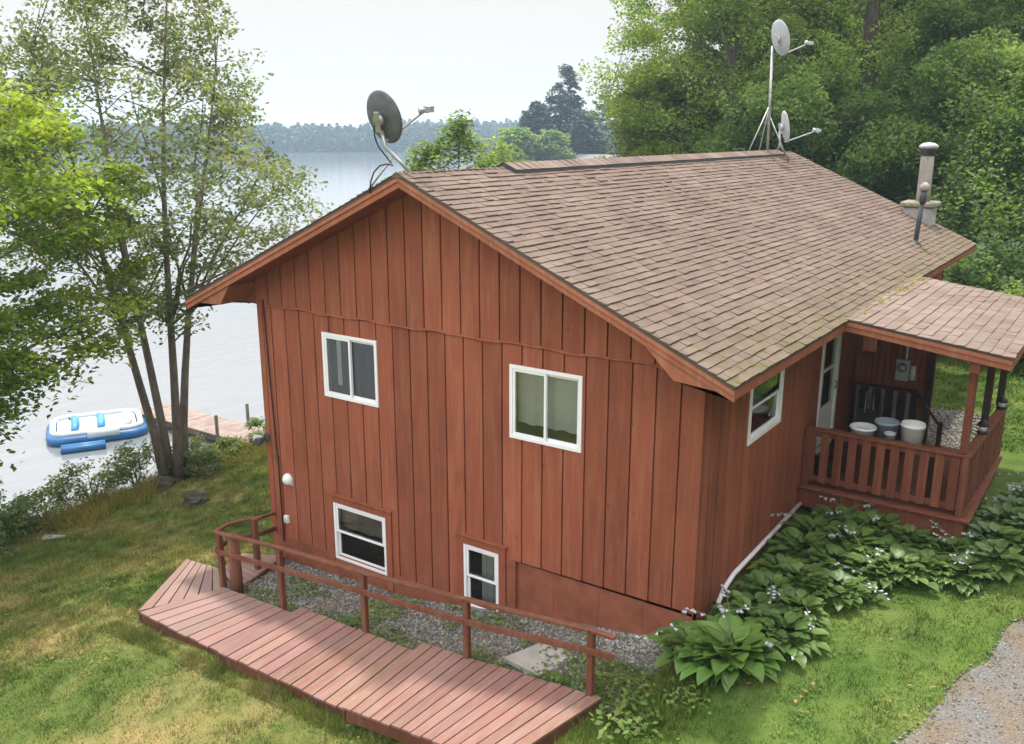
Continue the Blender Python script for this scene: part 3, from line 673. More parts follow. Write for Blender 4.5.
w = MB(); w.box((.05, 7.16, .40), (1.2, 7.22, 1.5)); w.build('porch_back_panel', M['black'], house)
for (px, py, lo, m_) in ((2.42, 4.50, RT, M['deckpaint']), (2.47, 6.10, RT, M['darkwood']), (2.50, 7.66, RT, M['darkwood'])):
    w = MB(); w.box((px - .055, py - .055, lo), (px + .055, py + .055, 3.0)); w.build('porch_post', m_, house, .006)
for (px, py) in ((2.47, 4.44), (.07, 4.46), (2.52, 7.70)):
    w = MB(); w.box((px - .05, py - .05, DZ), (px + .05, py + .05, RT - .04)); w.build('newel_post', M['deckpaint'], house, .005)
# porch roof: low slope running off the main eave
PX0, PX1, PY0, PY1 = .50, 2.95, 4.02, 9.25
def pz(x): return 3.385 - .128 * (x - .60)
w = MB()
w.prism([(PX0, PY0 + .01, pz(PX0) - .004), (PX1, PY0 + .01, pz(PX1) - .004), (PX1, PY0 + .01, pz(PX1) - .04), (PX0, PY0 + .01, pz(PX0) - .04)], (0, PY1 - PY0 - .02, 0), .6)
cp = 1 / math.hypot(1, .128)
n0 = len(w.v); w.t = [(t,) * 3 for t in w.t]
w2 = MB(); shingles(w2, (PX1 + .015, PY0 - .01, pz(PX1) + .002), (0, 1, 0), (-cp, 0, .128 * cp), PY1 - PY0 + .02, (PX1 - PX0) / cp - .02, .165, .31, .013)
for fct, sm in zip(w2.f, w2.smooth): w.f.append([i + n0 for i in fct]); w.smooth.append(sm)
w.v += w2.v; w.t += w2.t
proof = w.build('porch_roof', M['shingle2'], house)
w = MB(); w.prism([(.575, PY0 + .012, pz(.575) - .042), (PX1 - .0, PY0 + .012, pz(PX1) - .042), (PX1 - .0, PY0 + .012, pz(PX1) - .19), (.575, PY0 + .012, pz(.575) - .19)], (0, .035, 0)); w.prism([(.575, PY0 - .006, pz(.575) - .041), (PX1, PY0 - .006, pz(PX1) - .041), (PX1, PY0 - .006, pz(PX1) - .10), (.575, PY0 - .006, pz(.575) - .10)], (0, .017, 0), 1.1)
w.build('fascia', M['trim'], proof, .004)
w = MB(); w.box((PX1 - .035, PY0 + .048, pz(PX1) - .19), (PX1 - .003, PY1 - .02, pz(PX1) - .042)); w.build('fascia', M['trim'], proof, .004)
w = MB(); w.box((2.40, PY0 + .06, 2.78), (2.54, PY1 - .06, 3.0)); w.build('porch_beam', M['deckpaint'], proof, .006)
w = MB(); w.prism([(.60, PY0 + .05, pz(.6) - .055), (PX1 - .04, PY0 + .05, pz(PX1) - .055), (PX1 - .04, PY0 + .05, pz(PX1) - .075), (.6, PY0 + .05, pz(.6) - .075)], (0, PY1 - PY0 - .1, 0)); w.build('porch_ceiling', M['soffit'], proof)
# moss cushions where the two roofs meet
w = MB()
for k in range(300):
    y = rnd.uniform(4.4, 9.15); dens = .35 + .65 * max(0, (y - 4.8) / 4.4)
    if rnd.random() > dens: continue
    x = .66 + rnd.gauss(0, .06) + .10 * rnd.random() * (y > 6); s_ = rnd.uniform(.018, .055)
    z = max(pz(x), roof_z(x) if x < EX else -9)
    vs = [(x + s_ * math.cos(t) * rnd.uniform(.7, 1.2), y + s_ * 1.3 * math.sin(t) * rnd.uniform(.7, 1.2), z) for t in [i * math.pi / 3 for i in range(6)]] + [(x, y, z + s_ * .75)]
    w.add(vs, [(i, (i + 1) % 6, 6) for i in range(6)], rnd.uniform(.7, 1.4), True)
tag(w.build('moss', M['moss'], proof), kind='stuff')

# ---- small fittings on the walls
t_ = thing('flood_light', (-HX + .05, -.02, .88), 'twin-headed grey flood light on the lake-side corner of the red wall', 'lamp')
w = MB(); w.box((-HX - .02, -.05, .80), (-HX + .10, -.014, .94)); w.build('mount', M['dgrey'], t_, .006)
for d_ in ((-.9, -.35, -.15), (.1, -.95, -.1)):
    v_ = Vector(d_).normalized(); w = MB(); w.lathe(Vector((-HX + .03, -.06, .87)) + v_ * .05, [(.03, 0), (.055, .05), (.075, .15), (.075, .17), (.06, .172)], 14, v_); w.build('lamp_head', M['lgrey'] if d_[0] < -.5 else M['dgrey'], t_)
t_ = thing('dryer_vent', (-7.80, -.01, .15), 'round white wall vent hood near the lake-side corner of the gable', 'vent')
w = MB(); w.lathe((-7.80, .0, .16), [(.115, 0), (.115, .02), (.10, .06), (.06, .10), (0, .115)], 18, (0, -1, 0)); w.build('hood', M['white'], t_)
w = MB(); w.box((-7.92, -.03, .06), (-7.68, -.001, .11)); w.build('bracket', M['lgrey'], t_)
t_ = thing('outlet_box', (-7.89, -.01, -.64), 'small white outlet box low on the gable wall', 'outlet box')
w = MB(); w.box((-7.94, -.06, -.70), (-7.84, -.001, -.56)); w.build('housing', M['white'], t_, .006); w = MB(); w.box((-7.93, -.068, -.69), (-7.85, -.0605, -.62)); w.build('flap', M['lgrey'], t_, .002)
t_ = thing('wall_cable', (-8.0, -.02, -1.2), 'thin dark cable running down the gable wall by the corner', 'cable')
w = MB(); w.tube([(-8.13, -.03, 3.4), (-8.10, -.025, 2.4), (-8.06, -.028, 1.3), (-8.02, -.025, .3), (-8.0, -.028, -1.1)], .012, 6); w.build('cable', M['black'], t_)
w = MB(); w.box((-8.09, -.04, .5), (-8.01, -.002, .56)); w.build('clip', M['dgrey'], t_)
t_ = thing('electric_meter', (.88, 7.3, 2.0), 'grey electric meter with white conduit on the porch back wall', 'meter')
w = MB(); w.box((.76, 7.22, 1.72), (1.0, 7.348, 2.12)); w.build('meter_box', M['lgrey'], t_, .01)
w = MB(); w.lathe((.88, 7.22, 1.98), [(.085, 0), (.085, .06), (.07, .10), (0, .11)], 16, (0, -1, 0)); w.build('meter_dial', M['galv'], t_)
w = MB(); w.tube([(.92, 7.30, 2.12), (.92, 7.30, 2.95)], .022, 8); w.tube([(1.06, 7.28, 1.75), (1.06, 7.28, 2.02)], .05, 8); w.build('conduit', M['white'], t_)

# ------------------------------------------------------------------ things on the porch
t_ = thing('potting_bench', (1.0, 4.85, DZ), 'low wooden bench behind the front porch railing carrying pails', 'bench')
w = MB()
for k in range(4): w.box((.25, 4.62 + k * .12, 1.23), (2.0, 4.73 + k * .12, 1.26), rnd.uniform(.8, 1.1))
w.build('bench_top', M['deckpaint'], t_, .004)
for x in (.32, 1.93):
    for y in (4.67, 5.04): w = MB(); w.box((x - .03, y - .03, DZ), (x + .03, y + .03, 1.23)); w.build('leg', M['darkwood'], t_)
def pail(x, y, z, r0, r1, h, mat, label, name='bucket', cat='bucket', handle=True, soil=True):
    t = thing(name, (x, y, z), label, cat)
    w = MB(); w.lathe((x, y, z), [(r0, 0), (r1 * .97, h * .86), (r1 * 1.05, h * .87), (r1 * 1.05, h * .93), (r1, h * .94), (r1, h), (r1 * .93, h), (r1 * .9, h * .8), (0, h * .78)], 22); w.build('pail_body', mat, t)
    if handle:
        w = MB(); w.tube([(x + r1 * 1.06 * math.cos(a), y - r1 * .5 * math.sin(a) - .02, z + h * .9 - r1 * .7 * math.sin(a)) for a in [i * math.pi / 10 for i in range(11)]], .005, 5); w.build('handle', M['dgrey'], t)
    return t
pail(1.62, 4.72, 1.26, .15, .18, .44, M['white'], 'tall white plastic bucket standing nearest the porch corner post')
pail(.86, 4.72, 1.26, .17, .205, .25, M['white'], 'wide white enamel basin with dark rim on the porch', 'wash_basin', 'basin', False)
pail(1.16, 5.02, 1.26, .15, .19, .32, M['pailblue'], 'grey blue plastic tub between the basin and the white bucket', 'plastic_tub', 'tub', False)
pail(1.29, 4.70, 1.26, .075, .09, .22, M['lgrey'], 'small grey pot in front of the blue tub', 'small_pot', 'pot', False)
t_ = thing('folding_chair', (.42, 6.75, DZ), 'folded dark tubular chair leaning beside the storm door', 'chair')
for k, (xa, mt) in enumerate(((.30, M['dgrey']), (.44, M['galv']), (.56, M['dgrey']))):
    w = MB(); w.tube([(xa, 6.55, DZ), (xa - .05, 6.8, 1.2), (xa - .06, 6.86, 1.52), (xa + .06, 6.88, 1.55), (xa + .10, 6.8, 1.2), (xa + .12, 6.6, DZ)], .012, 6); w.build('frame_tube', mt, t_)
w = MB(); w.add([(.30, 6.66, .80), (.66, 6.67, .80), (.62, 6.79, 1.2), (.27, 6.79, 1.2)], [(0, 1, 2, 3)]); w.add([(.30, 6.664, .80), (.66, 6.674, .80), (.62, 6.794, 1.2), (.27, 6.794, 1.2)], [(3, 2, 1, 0)]); w.build('sling', M['black'], t_, recalc=False)
def lantern(x, y, label):
    t = thing('porch_lantern', (x, y, RT), label, 'lantern', 'lanterns on the side railing')
    w = MB(); w.lathe((x, y, RT), [(.09, 0), (.095, .02), (.075, .04), (.075, .05)], 8); w.build('base', M['black'], t)
    w = MB(); w.lathe((x, y, RT + .05), [(.06, 0), (.065, .07), (.06, .08)], 10); w.build('lamp_glass', M['white'], t)
    w = MB(); w.lathe((x, y, RT + .13), [(.10, 0), (.09, .03), (.05, .07), (.02, .10), (0, .11)], 8); w.build('lid', M['black'], t)
lantern(2.50, 5.72, 'black lantern with white glass on the side railing by the middle post')
lantern(2.56, 7.42, 'black lantern with white glass at the far end of the side railing')
def leaves_at(name, pts, spread, n, l, w_, mat, parent=None, up=.4, flat=.6):
    c = np.concatenate([np.array(p) + rng.normal(size=(n, 3)) * np.array([spread, spread, spread * flat]) for p in pts])
    v, f, t = leaf_arrays(c, l, w_, up); return raw(name, v, f, mat, parent, t)
t_ = thing('hanging_basket', (2.62, 8.1, 2.1), 'leafy hanging basket at the far corner of the porch roof', 'hanging plant')
w = MB(); w.lathe((2.62, 8.1, 2.12), [(.08, 0), (.15, .12), (.17, .18), (.15, .18), (0, .15)], 14); w.build('pot', M['darkwood'], t_)
w = MB(); [w.tube([(2.62 + .15 * math.cos(a), 8.1 + .15 * math.sin(a), 2.3), (2.62, 8.1, 2.85)], .004, 4) for a in (0, 2.1, 4.2)]; w.build('hanger', M['black'], t_)
leaves_at('leaves', [(2.62, 8.1, 2.3), (2.55, 8.05, 2.1), (2.75, 8.1, 2.15), (2.7, 8.0, 1.98), (2.82, 8.15, 2.0), (2.66, 8.0, 2.45)], .11, 90, .075, .05, M['leaf_dark'], t_)

# ------------------------------------------------------------------ ramp
ramp = thing('wooden_ramp', (-4.2, -2.4, -1.2), 'weathered pink-red plank ramp with brown handrail along the gable wall', 'ramp')
def deck_section(BL, BR, FR_, FL_, n, skirt=.12, name='ramp_section', trim=0.):
    BL, BR, FR_, FL_ = map(Vector, (BL, BR, FR_, FL_)); w = MB(); g = .10
    for i in range(n):
        a, b = (i + g * .5) / n, (i + 1 - g * .5) / n
        p0, p1, q1, q0 = BL.lerp(BR, a), BL.lerp(BR, b), FL_.lerp(FR_, b), FL_.lerp(FR_, a)
        e0, e1 = rnd.uniform(-.012, .012), rnd.uniform(-.012, .015); d0 = (p0 - q0).normalized(); p0, p1 = p0 + d0 * e0, p1 + d0 * e0; q0, q1 = q0 - d0 * e1, q1 - d0 * e1
        dz = Vector((0, 0, rnd.uniform(-.002, .003))); dn = Vector((0, 0, -.034)); tt = rnd.uniform(.88, 1.1); tt = (tt, tt * rnd.uniform(.96, 1.06), tt * rnd.uniform(.95, 1.08))
        vs = [v + dz for v in (p0, p1, q1, q0)]; vs = [v + dn for v in vs] + vs; w.add(vs, BOXF, tt)
    w.t = [t if hasattr(t, '__len__') else (t,) * 3 for t in w.t]
    o = w.build(name, M['ramp'], ramp, .003)
    k = MB(); dn = Vector((0, 0, -.0345))
    for a, b in ((FL_, FR_), (BL, BR), (BL, FL_), (BR, FR_)):
        ins = .03 * ((BL + BR + FL_ + FR_) / 4 - (a + b) / 2).normalized(); k.beam(a + dn + ins - Vector((0, 0, skirt / 2)), b + dn + ins - Vector((0, 0, skirt / 2)), .035, skirt, tint=.8)
    k.build('stringer', M['rail'], o)
    return o
deck_section((-7.62, -1.70, -1.18), (-5.69, -1.70, -1.10), (-5.80, -3.02, -1.18), (-8.05, -3.0, -1.18), 9, .16)
deck_section((-5.78, -1.66, -.985), (-3.16, -1.66, -.925), (-3.08, -3.13, -1.01), (-5.92, -3.14, -1.065), 13, .16)
deck_section((-3.34, -1.62, -.785), (-.43, -1.64, -.535), (-.82, -3.26, -.63), (-3.28, -3.27, -.865), 15, .16)
deck_section((-8.17, -2.95, -1.225), (-7.60, -1.66, -1.225), (-8.46, -1.17, -1.29), (-9.22, -1.28, -1.29), 6, .12)
tag(deck_section((-7.50, -1.52, -1.26), (-7.86, -.16, -1.29), (-8.62, -.50, -1.32), (-8.40, -1.16, -1.30), 9, .1))
def rpost(x, y, z0, z1, s_=.085, rnd_=False):
    w = MB()
    if rnd_: w.tube([(x, y, z0), (x, y, z1)], [s_ * .62, s_ * .55], 12)
    else: w.box((x - s_ / 2, y - s_ / 2, z0), (x + s_ / 2, y + s_ / 2, z1))
    w.build('handrail_post', M['rail'], ramp, 0 if rnd_ else .006)
YR = -1.64
for x, zt_ in ((-.60, .325), (-2.52, .14), (-4.42, -.02), (-6.22, -.11), (-7.70, -.24)): rpost(x, YR, gz(x, YR) - .1, zt_)
rpost(-7.42, -1.58, -1.5, -.22, .17, True); rpost(-7.83, -.80, -1.5, -.33, .09)
def rails(pts, name='handrail'):
    w = MB()
    for a, b in zip(pts[:-1], pts[1:]): w.beam(a, b, .085, .042, ext=.015)
    w.build(name, M['rail'], ramp, .006)
yo = YR - .03
rails([(-7.78, yo, -.235), (-6.2, yo, -.085), (-4.42, yo, .01), (-2.52, yo, .17), (-.60, yo, .355), (-.27, yo, .365)])
yl = YR - .065
w = MB()
pl_ = [(-7.72, yl, -.56), (-6.23, yl, -.43), (-4.44, yl, -.28), (-2.52, yl, -.145), (-.60, yl, .09), (-.27, yl, .115)]
for a, b in zip(pl_[:-1], pl_[1:]): w.beam(a, b, .038, .085, ext=.01)
w.build('lower_rail', M['rail'], ramp, .006)
cur = [(-7.74, -1.70, -.225), (-7.97, -1.30, -.30), (-7.99, -.95, -.345), (-7.87, -.65, -.37), (-8.24, -.03, -.60)]
rails(cur)
w = MB()
for a, b in zip(cur[:-1], cur[1:]): w.beam(Vector(a) - Vector((0, 0, .31)), Vector(b) - Vector((0, 0, .31)), .035, .085, ext=.01)
w.build('lower_rail', M['rail'], ramp, .006)
o = MB(); o.prism([(-2.13, -1.33, 0), (-1.50, -1.42, 0), (-1.28, -.72, 0), (-1.88, -.64, 0)], (0, 0, .09)); o = o.build('paving_slab', M['concrete'], None, .012); rebase(o, (0, 0, 0)); o.location.z = gz(-1.7, -1.0) - .0
tag(o, 'worn grey concrete slab lying between the ramp and the foundation', 'paving slab')

# ------------------------------------------------------------------ satellite dishes
def dish_set(name, root, label, pole, ctr, nrm, rx, ry, roll, arm_end, legs, mats, pole_r=.028, cat='satellite dish'):
    t = thing(name, root, label, cat)
    nrm = Vector(nrm).normalized(); up = Vector((0, 0, 1)); side = nrm.cross(up).normalized(); uu = side.cross(nrm)
    ca, sa = math.cos(roll), math.sin(roll); s2 = side * ca + uu * sa; u2 = -side * sa + uu * ca
    rings, seg = 8, 36; vs = []; fs = []; ctr = Vector(ctr); depth = .16 * ry
    for sgn, off in ((1, 0), (0, -.012)):
        for i in range(rings + 1):
            q = i / rings
            for j in range(seg):
                a = 2 * math.pi * j / seg; vs.append(ctr + s2 * (rx * q * math.cos(a)) + u2 * (ry * q * math.sin(a)) + nrm * (depth * q * q - depth + off))
    n1 = (rings + 1) * seg
    for base in (0, n1):
        for i in range(rings):
            for j in range(seg): fs.append((base + i * seg + j, base + i * seg + (j + 1) % seg, base + (i + 1) * seg + (j + 1) % seg, base + (i + 1) * seg + j))
    for j in range(seg): fs.append((rings * seg + j, rings * seg + (j + 1) % seg, n1 + rings * seg + (j + 1) % seg, n1 + rings * seg + j))
    w = MB(); w.add(vs, fs, 1., True); w.build('reflector', mats[0], t)
    w = MB(); back = ctr - nrm * (depth + .02)
    w.tube([back, back - nrm * .07], .085, 10); w.beam(back - nrm * .07 + u2 * .12, back - nrm * .07 - u2 * .16, .07, .05); w.build('mount_bracket', mats[1], t, 0)
    w = MB(); w.tube(pole, pole_r, 10); w.build('mast', mats[2], t)
    low = ctr - u2 * ry * .92 - nrm * .02; w = MB(); ae = Vector(arm_end)
    w.tube([low - nrm * .06, low + (ae - low) * .12, low + (ae - low) * .9, ae], .017, 8); w.build('feed_arm', mats[1], t)
    w = MB(); d = (ctr - ae).normalized(); w.lathe(ae, [(.04, -.10), (.05, -.04), (.055, .0), (.04, .03), (.06, .08), (.06, .11)], 12, d); w.beam(ae - side * .11, ae + side * .11, .085, .08); w.build('feed_horn', mats[1], t)
    for a, b in legs: w = MB(); w.tube([a, b], .016, 6); w.build('leg', mats[2], t)
    return t, back
rdir = Vector((math.cos(YAW), math.sin(YAW), 0)); fdir = Vector((-math.sin(YAW), math.cos(YAW), 0))
nr = rdir * .58 + fdir * .72 + Vector((0, 0, .34))
t_, bk = dish_set('satellite_dish', (-4.45, -.42, 5.63), 'large dark grey satellite dish on the ridge at the near gable', [(-4.40, -.30, 5.60), (-4.62, -.42, 5.85), (-4.74, -.50, 6.00), (-4.78, -.52, 6.25)],
    (-4.73, -.50, 6.40), nr, .33, .38, -.22, (-4.24, -.18, 6.50), [((-4.64, -.43, 5.88), (-5.05, -.58, 5.36))], (M['dishgrey'], M['galv'], M['galv']), .028)
w = MB(); w.tube([bk, bk + Vector((-.09, 0, -.04)), bk + Vector((-.14, 0, -.14)), bk + Vector((-.14, .02, -.26)), bk + Vector((-.08, .02, -.38)), bk + Vector((.02, .03, -.48)), bk + Vector((.10, .05, -.58)), (-4.60, -.50, 5.74), (-4.66, -.56, 5.76), (-4.76, -.60, 5.74), (-4.85, -.63, 5.65), (-4.90, -.65, 5.52), (-4.92, -.66, 5.35)], .011, 6); w.build('cable', M['black'], t_)
nr2 = rdir * .80 + fdir * .50 + Vector((0, 0, .30))
t_, bk = dish_set('satellite_dish', (-4.42, 14.2, 5.66), 'pale satellite dish on top of the tall mast at the far ridge end', [(-4.42, 14.15, 5.62), (-4.46, 14.18, 7.0), (-4.50, 14.2, 8.35)],
    (-4.32, 14.28, 8.55), nr2, .30, .46, 0, (-3.72, 14.75, 8.42), [((-4.45, 14.2, 6.9), (-4.80, 13.5, 5.45)), ((-4.45, 14.2, 6.9), (-4.9, 14.7, 5.42)), ((-4.45, 14.2, 6.6), (-3.9, 14.35, 5.42))], (M['lgrey'], M['lgrey'], M['galv']), .035)
nr3 = rdir * .97 + fdir * .10 + Vector((0, 0, .18))
t_, bk = dish_set('satellite_dish', (-4.2, 14.5, 5.55), 'smaller pale satellite dish seen edge-on at the foot of the mast', [(-3.95, 14.62, 5.42), (-4.22, 14.52, 5.85), (-4.25, 14.5, 6.2)],
    (-4.12, 14.58, 6.32), nr3, .27, .42, 0, (-3.42, 15.05, 6.22), [((-4.2, 14.5, 5.95), (-4.30, 14.5, 5.6))], (M['lgrey'], M['lgrey'], M['galv']), .028)

# ------------------------------------------------------------------ dock and float
dk = thing('wooden_dock', (-22, 9.2, LAKE), 'long plank dock on posts reaching out over the lake', 'dock')
dy0, dy1, dz_ = 8.55, 9.95, -4.0
w = MB(); x = -17.6; k = 0
while x > -26:
    w.box((x - .185, dy0, dz_ - .04), (x, dy1, dz_), rnd.uniform(.8, 1.12)); x -= .2
w.build('decking', M['dockwood'], dk)
w = MB(); w.box((-26, dy0 + .02, dz_ - .24), (-17.5, dy0 + .07, dz_ - .042)); w.box((-26, dy1 - .07, dz_ - .24), (-17.5, dy1 - .02, dz_ - .042)); w.build('stringer', M['dockside'], dk)
for x, y in ((-21.2, dy0 - .05), (-21.4, dy1 + .05), (-25.2, dy0 - .05), (-25.6, dy1 + .05)):
    w = MB(); w.tube([(x, y, -6.5), (x, y, dz_ + .75)], .06, 8); w.build('pile', M['dockside'], dk)
# inflatable lounge float, moored by the dock
ft = thing('inflatable_float', (-26.1, 7.2, LAKE), 'blue and white inflatable lounge float moored by the dock', 'inflatable float')
fa = Vector((-26.9, 5.75, LAKE)); fb = Vector((-25.4, 8.35, LAKE)); fd = (fb - fa).normalized(); fs_ = Vector((fd.y, -fd.x, 0))
def fp(u, v, h): p = fa + fd * u + fs_ * v; return (p.x, p.y, LAKE + h)
def rrect(u0, u1, v0, v1, h, r=.5, n=6):
    pts = []
    for cu, cv, a0 in ((u1 - r, v1 - r, 0), (u0 + r, v1 - r, 90), (u0 + r, v0 + r, 180), (u1 - r, v0 + r, 270)):
        for i in range(n + 1): a = R(a0 + 90 * i / n); pts.append(fp(cu + r * math.cos(a), cv + r * math.sin(a), h))
    return pts + [pts[0]]
FLN = (fb - fa).length
w = MB(); w.tube(rrect(0, FLN, -1.15, 1.15, .14), .19, 10); w.build('outer_tube', M['blue'], ft)
w = MB(); w.tube(rrect(.06, FLN - .06, -1.09, 1.09, .36), .11, 10); w.build('upper_tube', M['whitevinyl'], ft)
w = MB(); w.prism([fp(.2, -1, .22), fp(FLN - .2, -1, .22), fp(FLN - .2, 1, .22), fp(.2, 1, .22)], (0, 0, .12)); w.build('floor', M['whitevinyl'], ft)
for u in (.75, 1.6, 2.5):
    w = MB(); w.tube([fp(u, -.85, .40), fp(u + .05, -.3, .46), fp(u + .05, .3, .46), fp(u, .85, .40)], [.11, .14, .14, .11], 10); w.build('backrest', M['skyblue'] if u < 2 else M['whitevinyl'], ft)
w = MB(); w.tube([fp(1.15, 1.15, .30), fp(2.2, 1.15, .30)], .19, 10); w.build('side_cushion', M['whitevinyl'], ft)
w = MB(); w.tube([fp(.3, 1.75, .10), fp(1.7, 1.75, .10)], .13, 8); w.tube([fp(.3, 2.0, .10), fp(1.7, 2.0, .10)], .13, 8); w.build('boarding_step', M['blue'], ft)
w = MB(); w.tube([fp(FLN, .6, .3), fp(FLN + .5, .3, .12), fp(FLN + 1.0, .1, .25), (-25.3, 8.5, LAKE + .9)], .015, 5); w.build('mooring_rope', M['white'], ft)

# ------------------------------------------------------------------ trees
def crown_profile(kind, t):
    if kind == 'round': return math.sqrt(max(0, 1 - (2 * t - 1) ** 2)) ** .8
    if kind == 'oval': return math.sin(math.pi * min(1, max(0, t)) ** .75) ** .7
    if kind == 'vase': return (.35 + .65 * t ** .6) * (1 if t < .75 else math.sqrt(max(0, 1 - ((t - .75) / .25) ** 2)) * .6 + .4)
    if kind == 'cone': return (1 - t) ** .75 * (.55 + .45 * min(1, t * 6))
    return 1
def tree_mesh(g, base, H, cz0, crx, kind, ncl, nleaf, leaf, mat, bark, root, r0=.16, nlimb=9, cl=.7, flat=.5, stems=1, spread=0., zmin=.55, lobes=.28, up=.45, ang=1., shell=.35, lean=(0, 0), seed_top=.93):
    base = Vector(base); tr = MB(); g2 = random.Random(int(g.integers(1e9)))
    paths = []
    for s_ in range(stems):
        a = 2 * math.pi * s_ / stems + g2.uniform(-.3, .3); pts = []; top = H * (seed_top if stems == 1 else g2.uniform(.7, .95)); n = 9
        ph = g2.uniform(0, 6)
        for i in range(n):
            t = i / (n - 1); rr = spread * (t ** 1.15)
            off = .06 * H * .25 * math.sin(t * 5 + ph) * (t if stems == 1 else .8 * t)
            pts.append(base + Vector((math.cos(a) * (rr + .22 * (stems > 1)) + off + lean[0] * t, math.sin(a) * (rr + .22 * (stems > 1)) + off * .6 + lean[1] * t, top * t - .25 * (i == 0))))
        r_ = [r0 * (1 - .9 * (i / (n - 1)) ** .85) * (1.28 if i == 0 else 1) for i in range(n)]
        tr.tube(pts, r_, 9); paths.append((pts, r_))
    def on_path(z):
        best = None
        for pts, r_ in [paths[g2.randrange(len(paths))]]:
            for i in range(len(pts) - 1):
                if pts[i].z <= z <= pts[i + 1].z or i == len(pts) - 2:
                    t = min(1, max(0, (z - pts[i].z) / max(1e-3, pts[i + 1].z - pts[i].z))); return pts[i].lerp(pts[i + 1], t), r_[i] * (1 - t) + r_[i + 1] * t
    phs = [g2.uniform(0, 6.28) for _ in range(3)]; cls = []
    while len(cls) < ncl:
        t = g2.random(); a = g2.uniform(0, 6.283); z = cz0 + (H - cz0) * t
        lob = 1 + lobes * (math.sin(2 * a + phs[0] + 4 * t) * .6 + math.sin(3 * a + phs[1] - 7 * t) * .5 + math.sin(9 * t + phs[2] + a) * .5)
        Rr = crx * crown_profile(kind, t) * lob
        if g2.random() > Rr / crx * .9 + .12: continue
        q = (shell + (1 - shell) * g2.random()) ** .5; c, _ = on_path(base.z + z) ; ctr_ = base + Vector((lean[0] * t, lean[1] * t, 0))
        cls.append(Vector((ctr_.x + math.cos(a) * Rr * q, ctr_.y + math.sin(a) * Rr * q, base.z + z)))
    order = cls[:]; g2.shuffle(order); samples = []
    limbs = sorted(order[:max(nlimb * 3, 1)], key=lambda c: -((c.x - base.x) ** 2 + (c.y - base.y) ** 2))[:nlimb]
    for c in limbs:
        hd = math.hypot(c.x - base.x, c.y - base.y); zs = max(base.z + cz0 * zmin + .2, c.z - hd * ang - g2.uniform(0, .6)); zs = min(zs, base.z + H * .8)
        p, r_ = on_path(zs); m_ = p.lerp(c, .5) + Vector((0, 0, .12 * hd)); pts = []
        for i in range(7):
            t = i / 6; pts.append(p * (1 - t) ** 2 + m_ * 2 * t * (1 - t) + c * t * t + Vector((g2.gauss(0, .03), g2.gauss(0, .03), g2.gauss(0, .03))) * hd * .3 * (0 < i < 6))
        rb = max(.018, r_ * .5); tr.tube(pts, [rb * (1 - .85 * i / 6) for i in range(7)], 6)
        samples += [(pts[i], rb * (1 - .85 * i / 6)) for i in range(2, 7)]
    for pts, r_ in paths: samples += [(pts[i].lerp(pts[i + 1], f_), r_[i]) for i in range(2, 8) for f_ in (0, .5)]
    S = np.array([tuple(s_[0]) for s_ in samples])
    for c in cls:
        d = np.linalg.norm((S - np.array(tuple(c))) * np.array([1, 1, 1.3]), axis=1) + np.where(S[:, 2] > c.z, 1.5, 0); k = int(np.argmin(d)); p = samples[k][0]
        m_ = p.lerp(c, .55) + Vector((0, 0, .06 * d[k])); rb = min(.03, max(.009, samples[k][1] * .45))
        tr.tube([p, m_, c], [rb, rb * .7, rb * .35], 4, False)
    tr.build('trunk', bark, root, recalc=False)
    n_ = np.full(len(cls), nleaf); C = np.array([tuple(c) for c in cls]); cen = np.repeat(C, n_, 0)
    sz = np.repeat(g.uniform(.6, 1.3, len(cls)), n_)[:, None] * cl
    d = g.normal(size=(len(cen), 3)); d /= np.maximum(np.linalg.norm(d, axis=1)[:, None], 1e-3); d *= g.uniform(0, 1, (len(cen), 1)) ** .45
    tiltv = np.repeat(g.normal(0, .25, (len(cls), 2)), n_, 0); off = d * sz * np.array([1, 1, flat]); off[:, 2] += off[:, 0] * tiltv[:, 0] + off[:, 1] * tiltv[:, 1] - .12 * sz[:, 0] * (d[:, 0] ** 2 + d[:, 1] ** 2)
    v, f, t = leaf_arrays(cen + off, leaf, leaf * .62, up, g)
    ct = np.repeat(np.repeat(g.uniform(.78, 1.25, (len(cls), 1)), n_, 0), 4, 0)
    raw('crown', v, f, mat, root, t * ct)
def tree(name, base, label, cat='tree', group=None, seed=1, **kw):
    x, y = base; z = gz(x, y); root = thing(name, (x, y, z), label, cat, group); tree_mesh(np.random.default_rng(seed), (x, y, z - .1), root=root, **kw); return root

# the two trees by the lake
tree('ash_tree', (-17.0, 3.9), 'thin-leaved multi-stemmed tree standing on the lake bank beside the dock', seed=27, H=14.2, cz0=4.4, crx=4.3, kind='oval', ncl=420, nleaf=80, leaf=.13, mat=M['leaf_ash'], bark=M['bark'], r0=.14, nlimb=24, cl=.66, flat=.5, stems=4, spread=2.3, zmin=1.0, ang=1.5, lobes=.2, shell=.25, up=.3)
tree('maple_tree', (-16.6, -2.6), 'bright green maple reaching in from the left edge over the water', seed=5, H=10.9, cz0=3.4, crx=4.8, kind='round', ncl=360, nleaf=200, leaf=.15, mat=M['leaf_maple'], bark=M['bark'], r0=.2, nlimb=18, cl=.88, flat=.30, ang=.45, lobes=.2, up=.4, shell=.3)
tree('shore_tree', (-16.2, 16.0), 'bushy light green tree whose top shows over the roof by the near dish', seed=9, H=9.4, cz0=1.6, crx=3.0, kind='oval', ncl=220, nleaf=120, leaf=.18, mat=M['leaf_oak'], bark=M['bark'], r0=.14, nlimb=10, cl=.6, flat=.8, ang=1.4, lobes=.3)

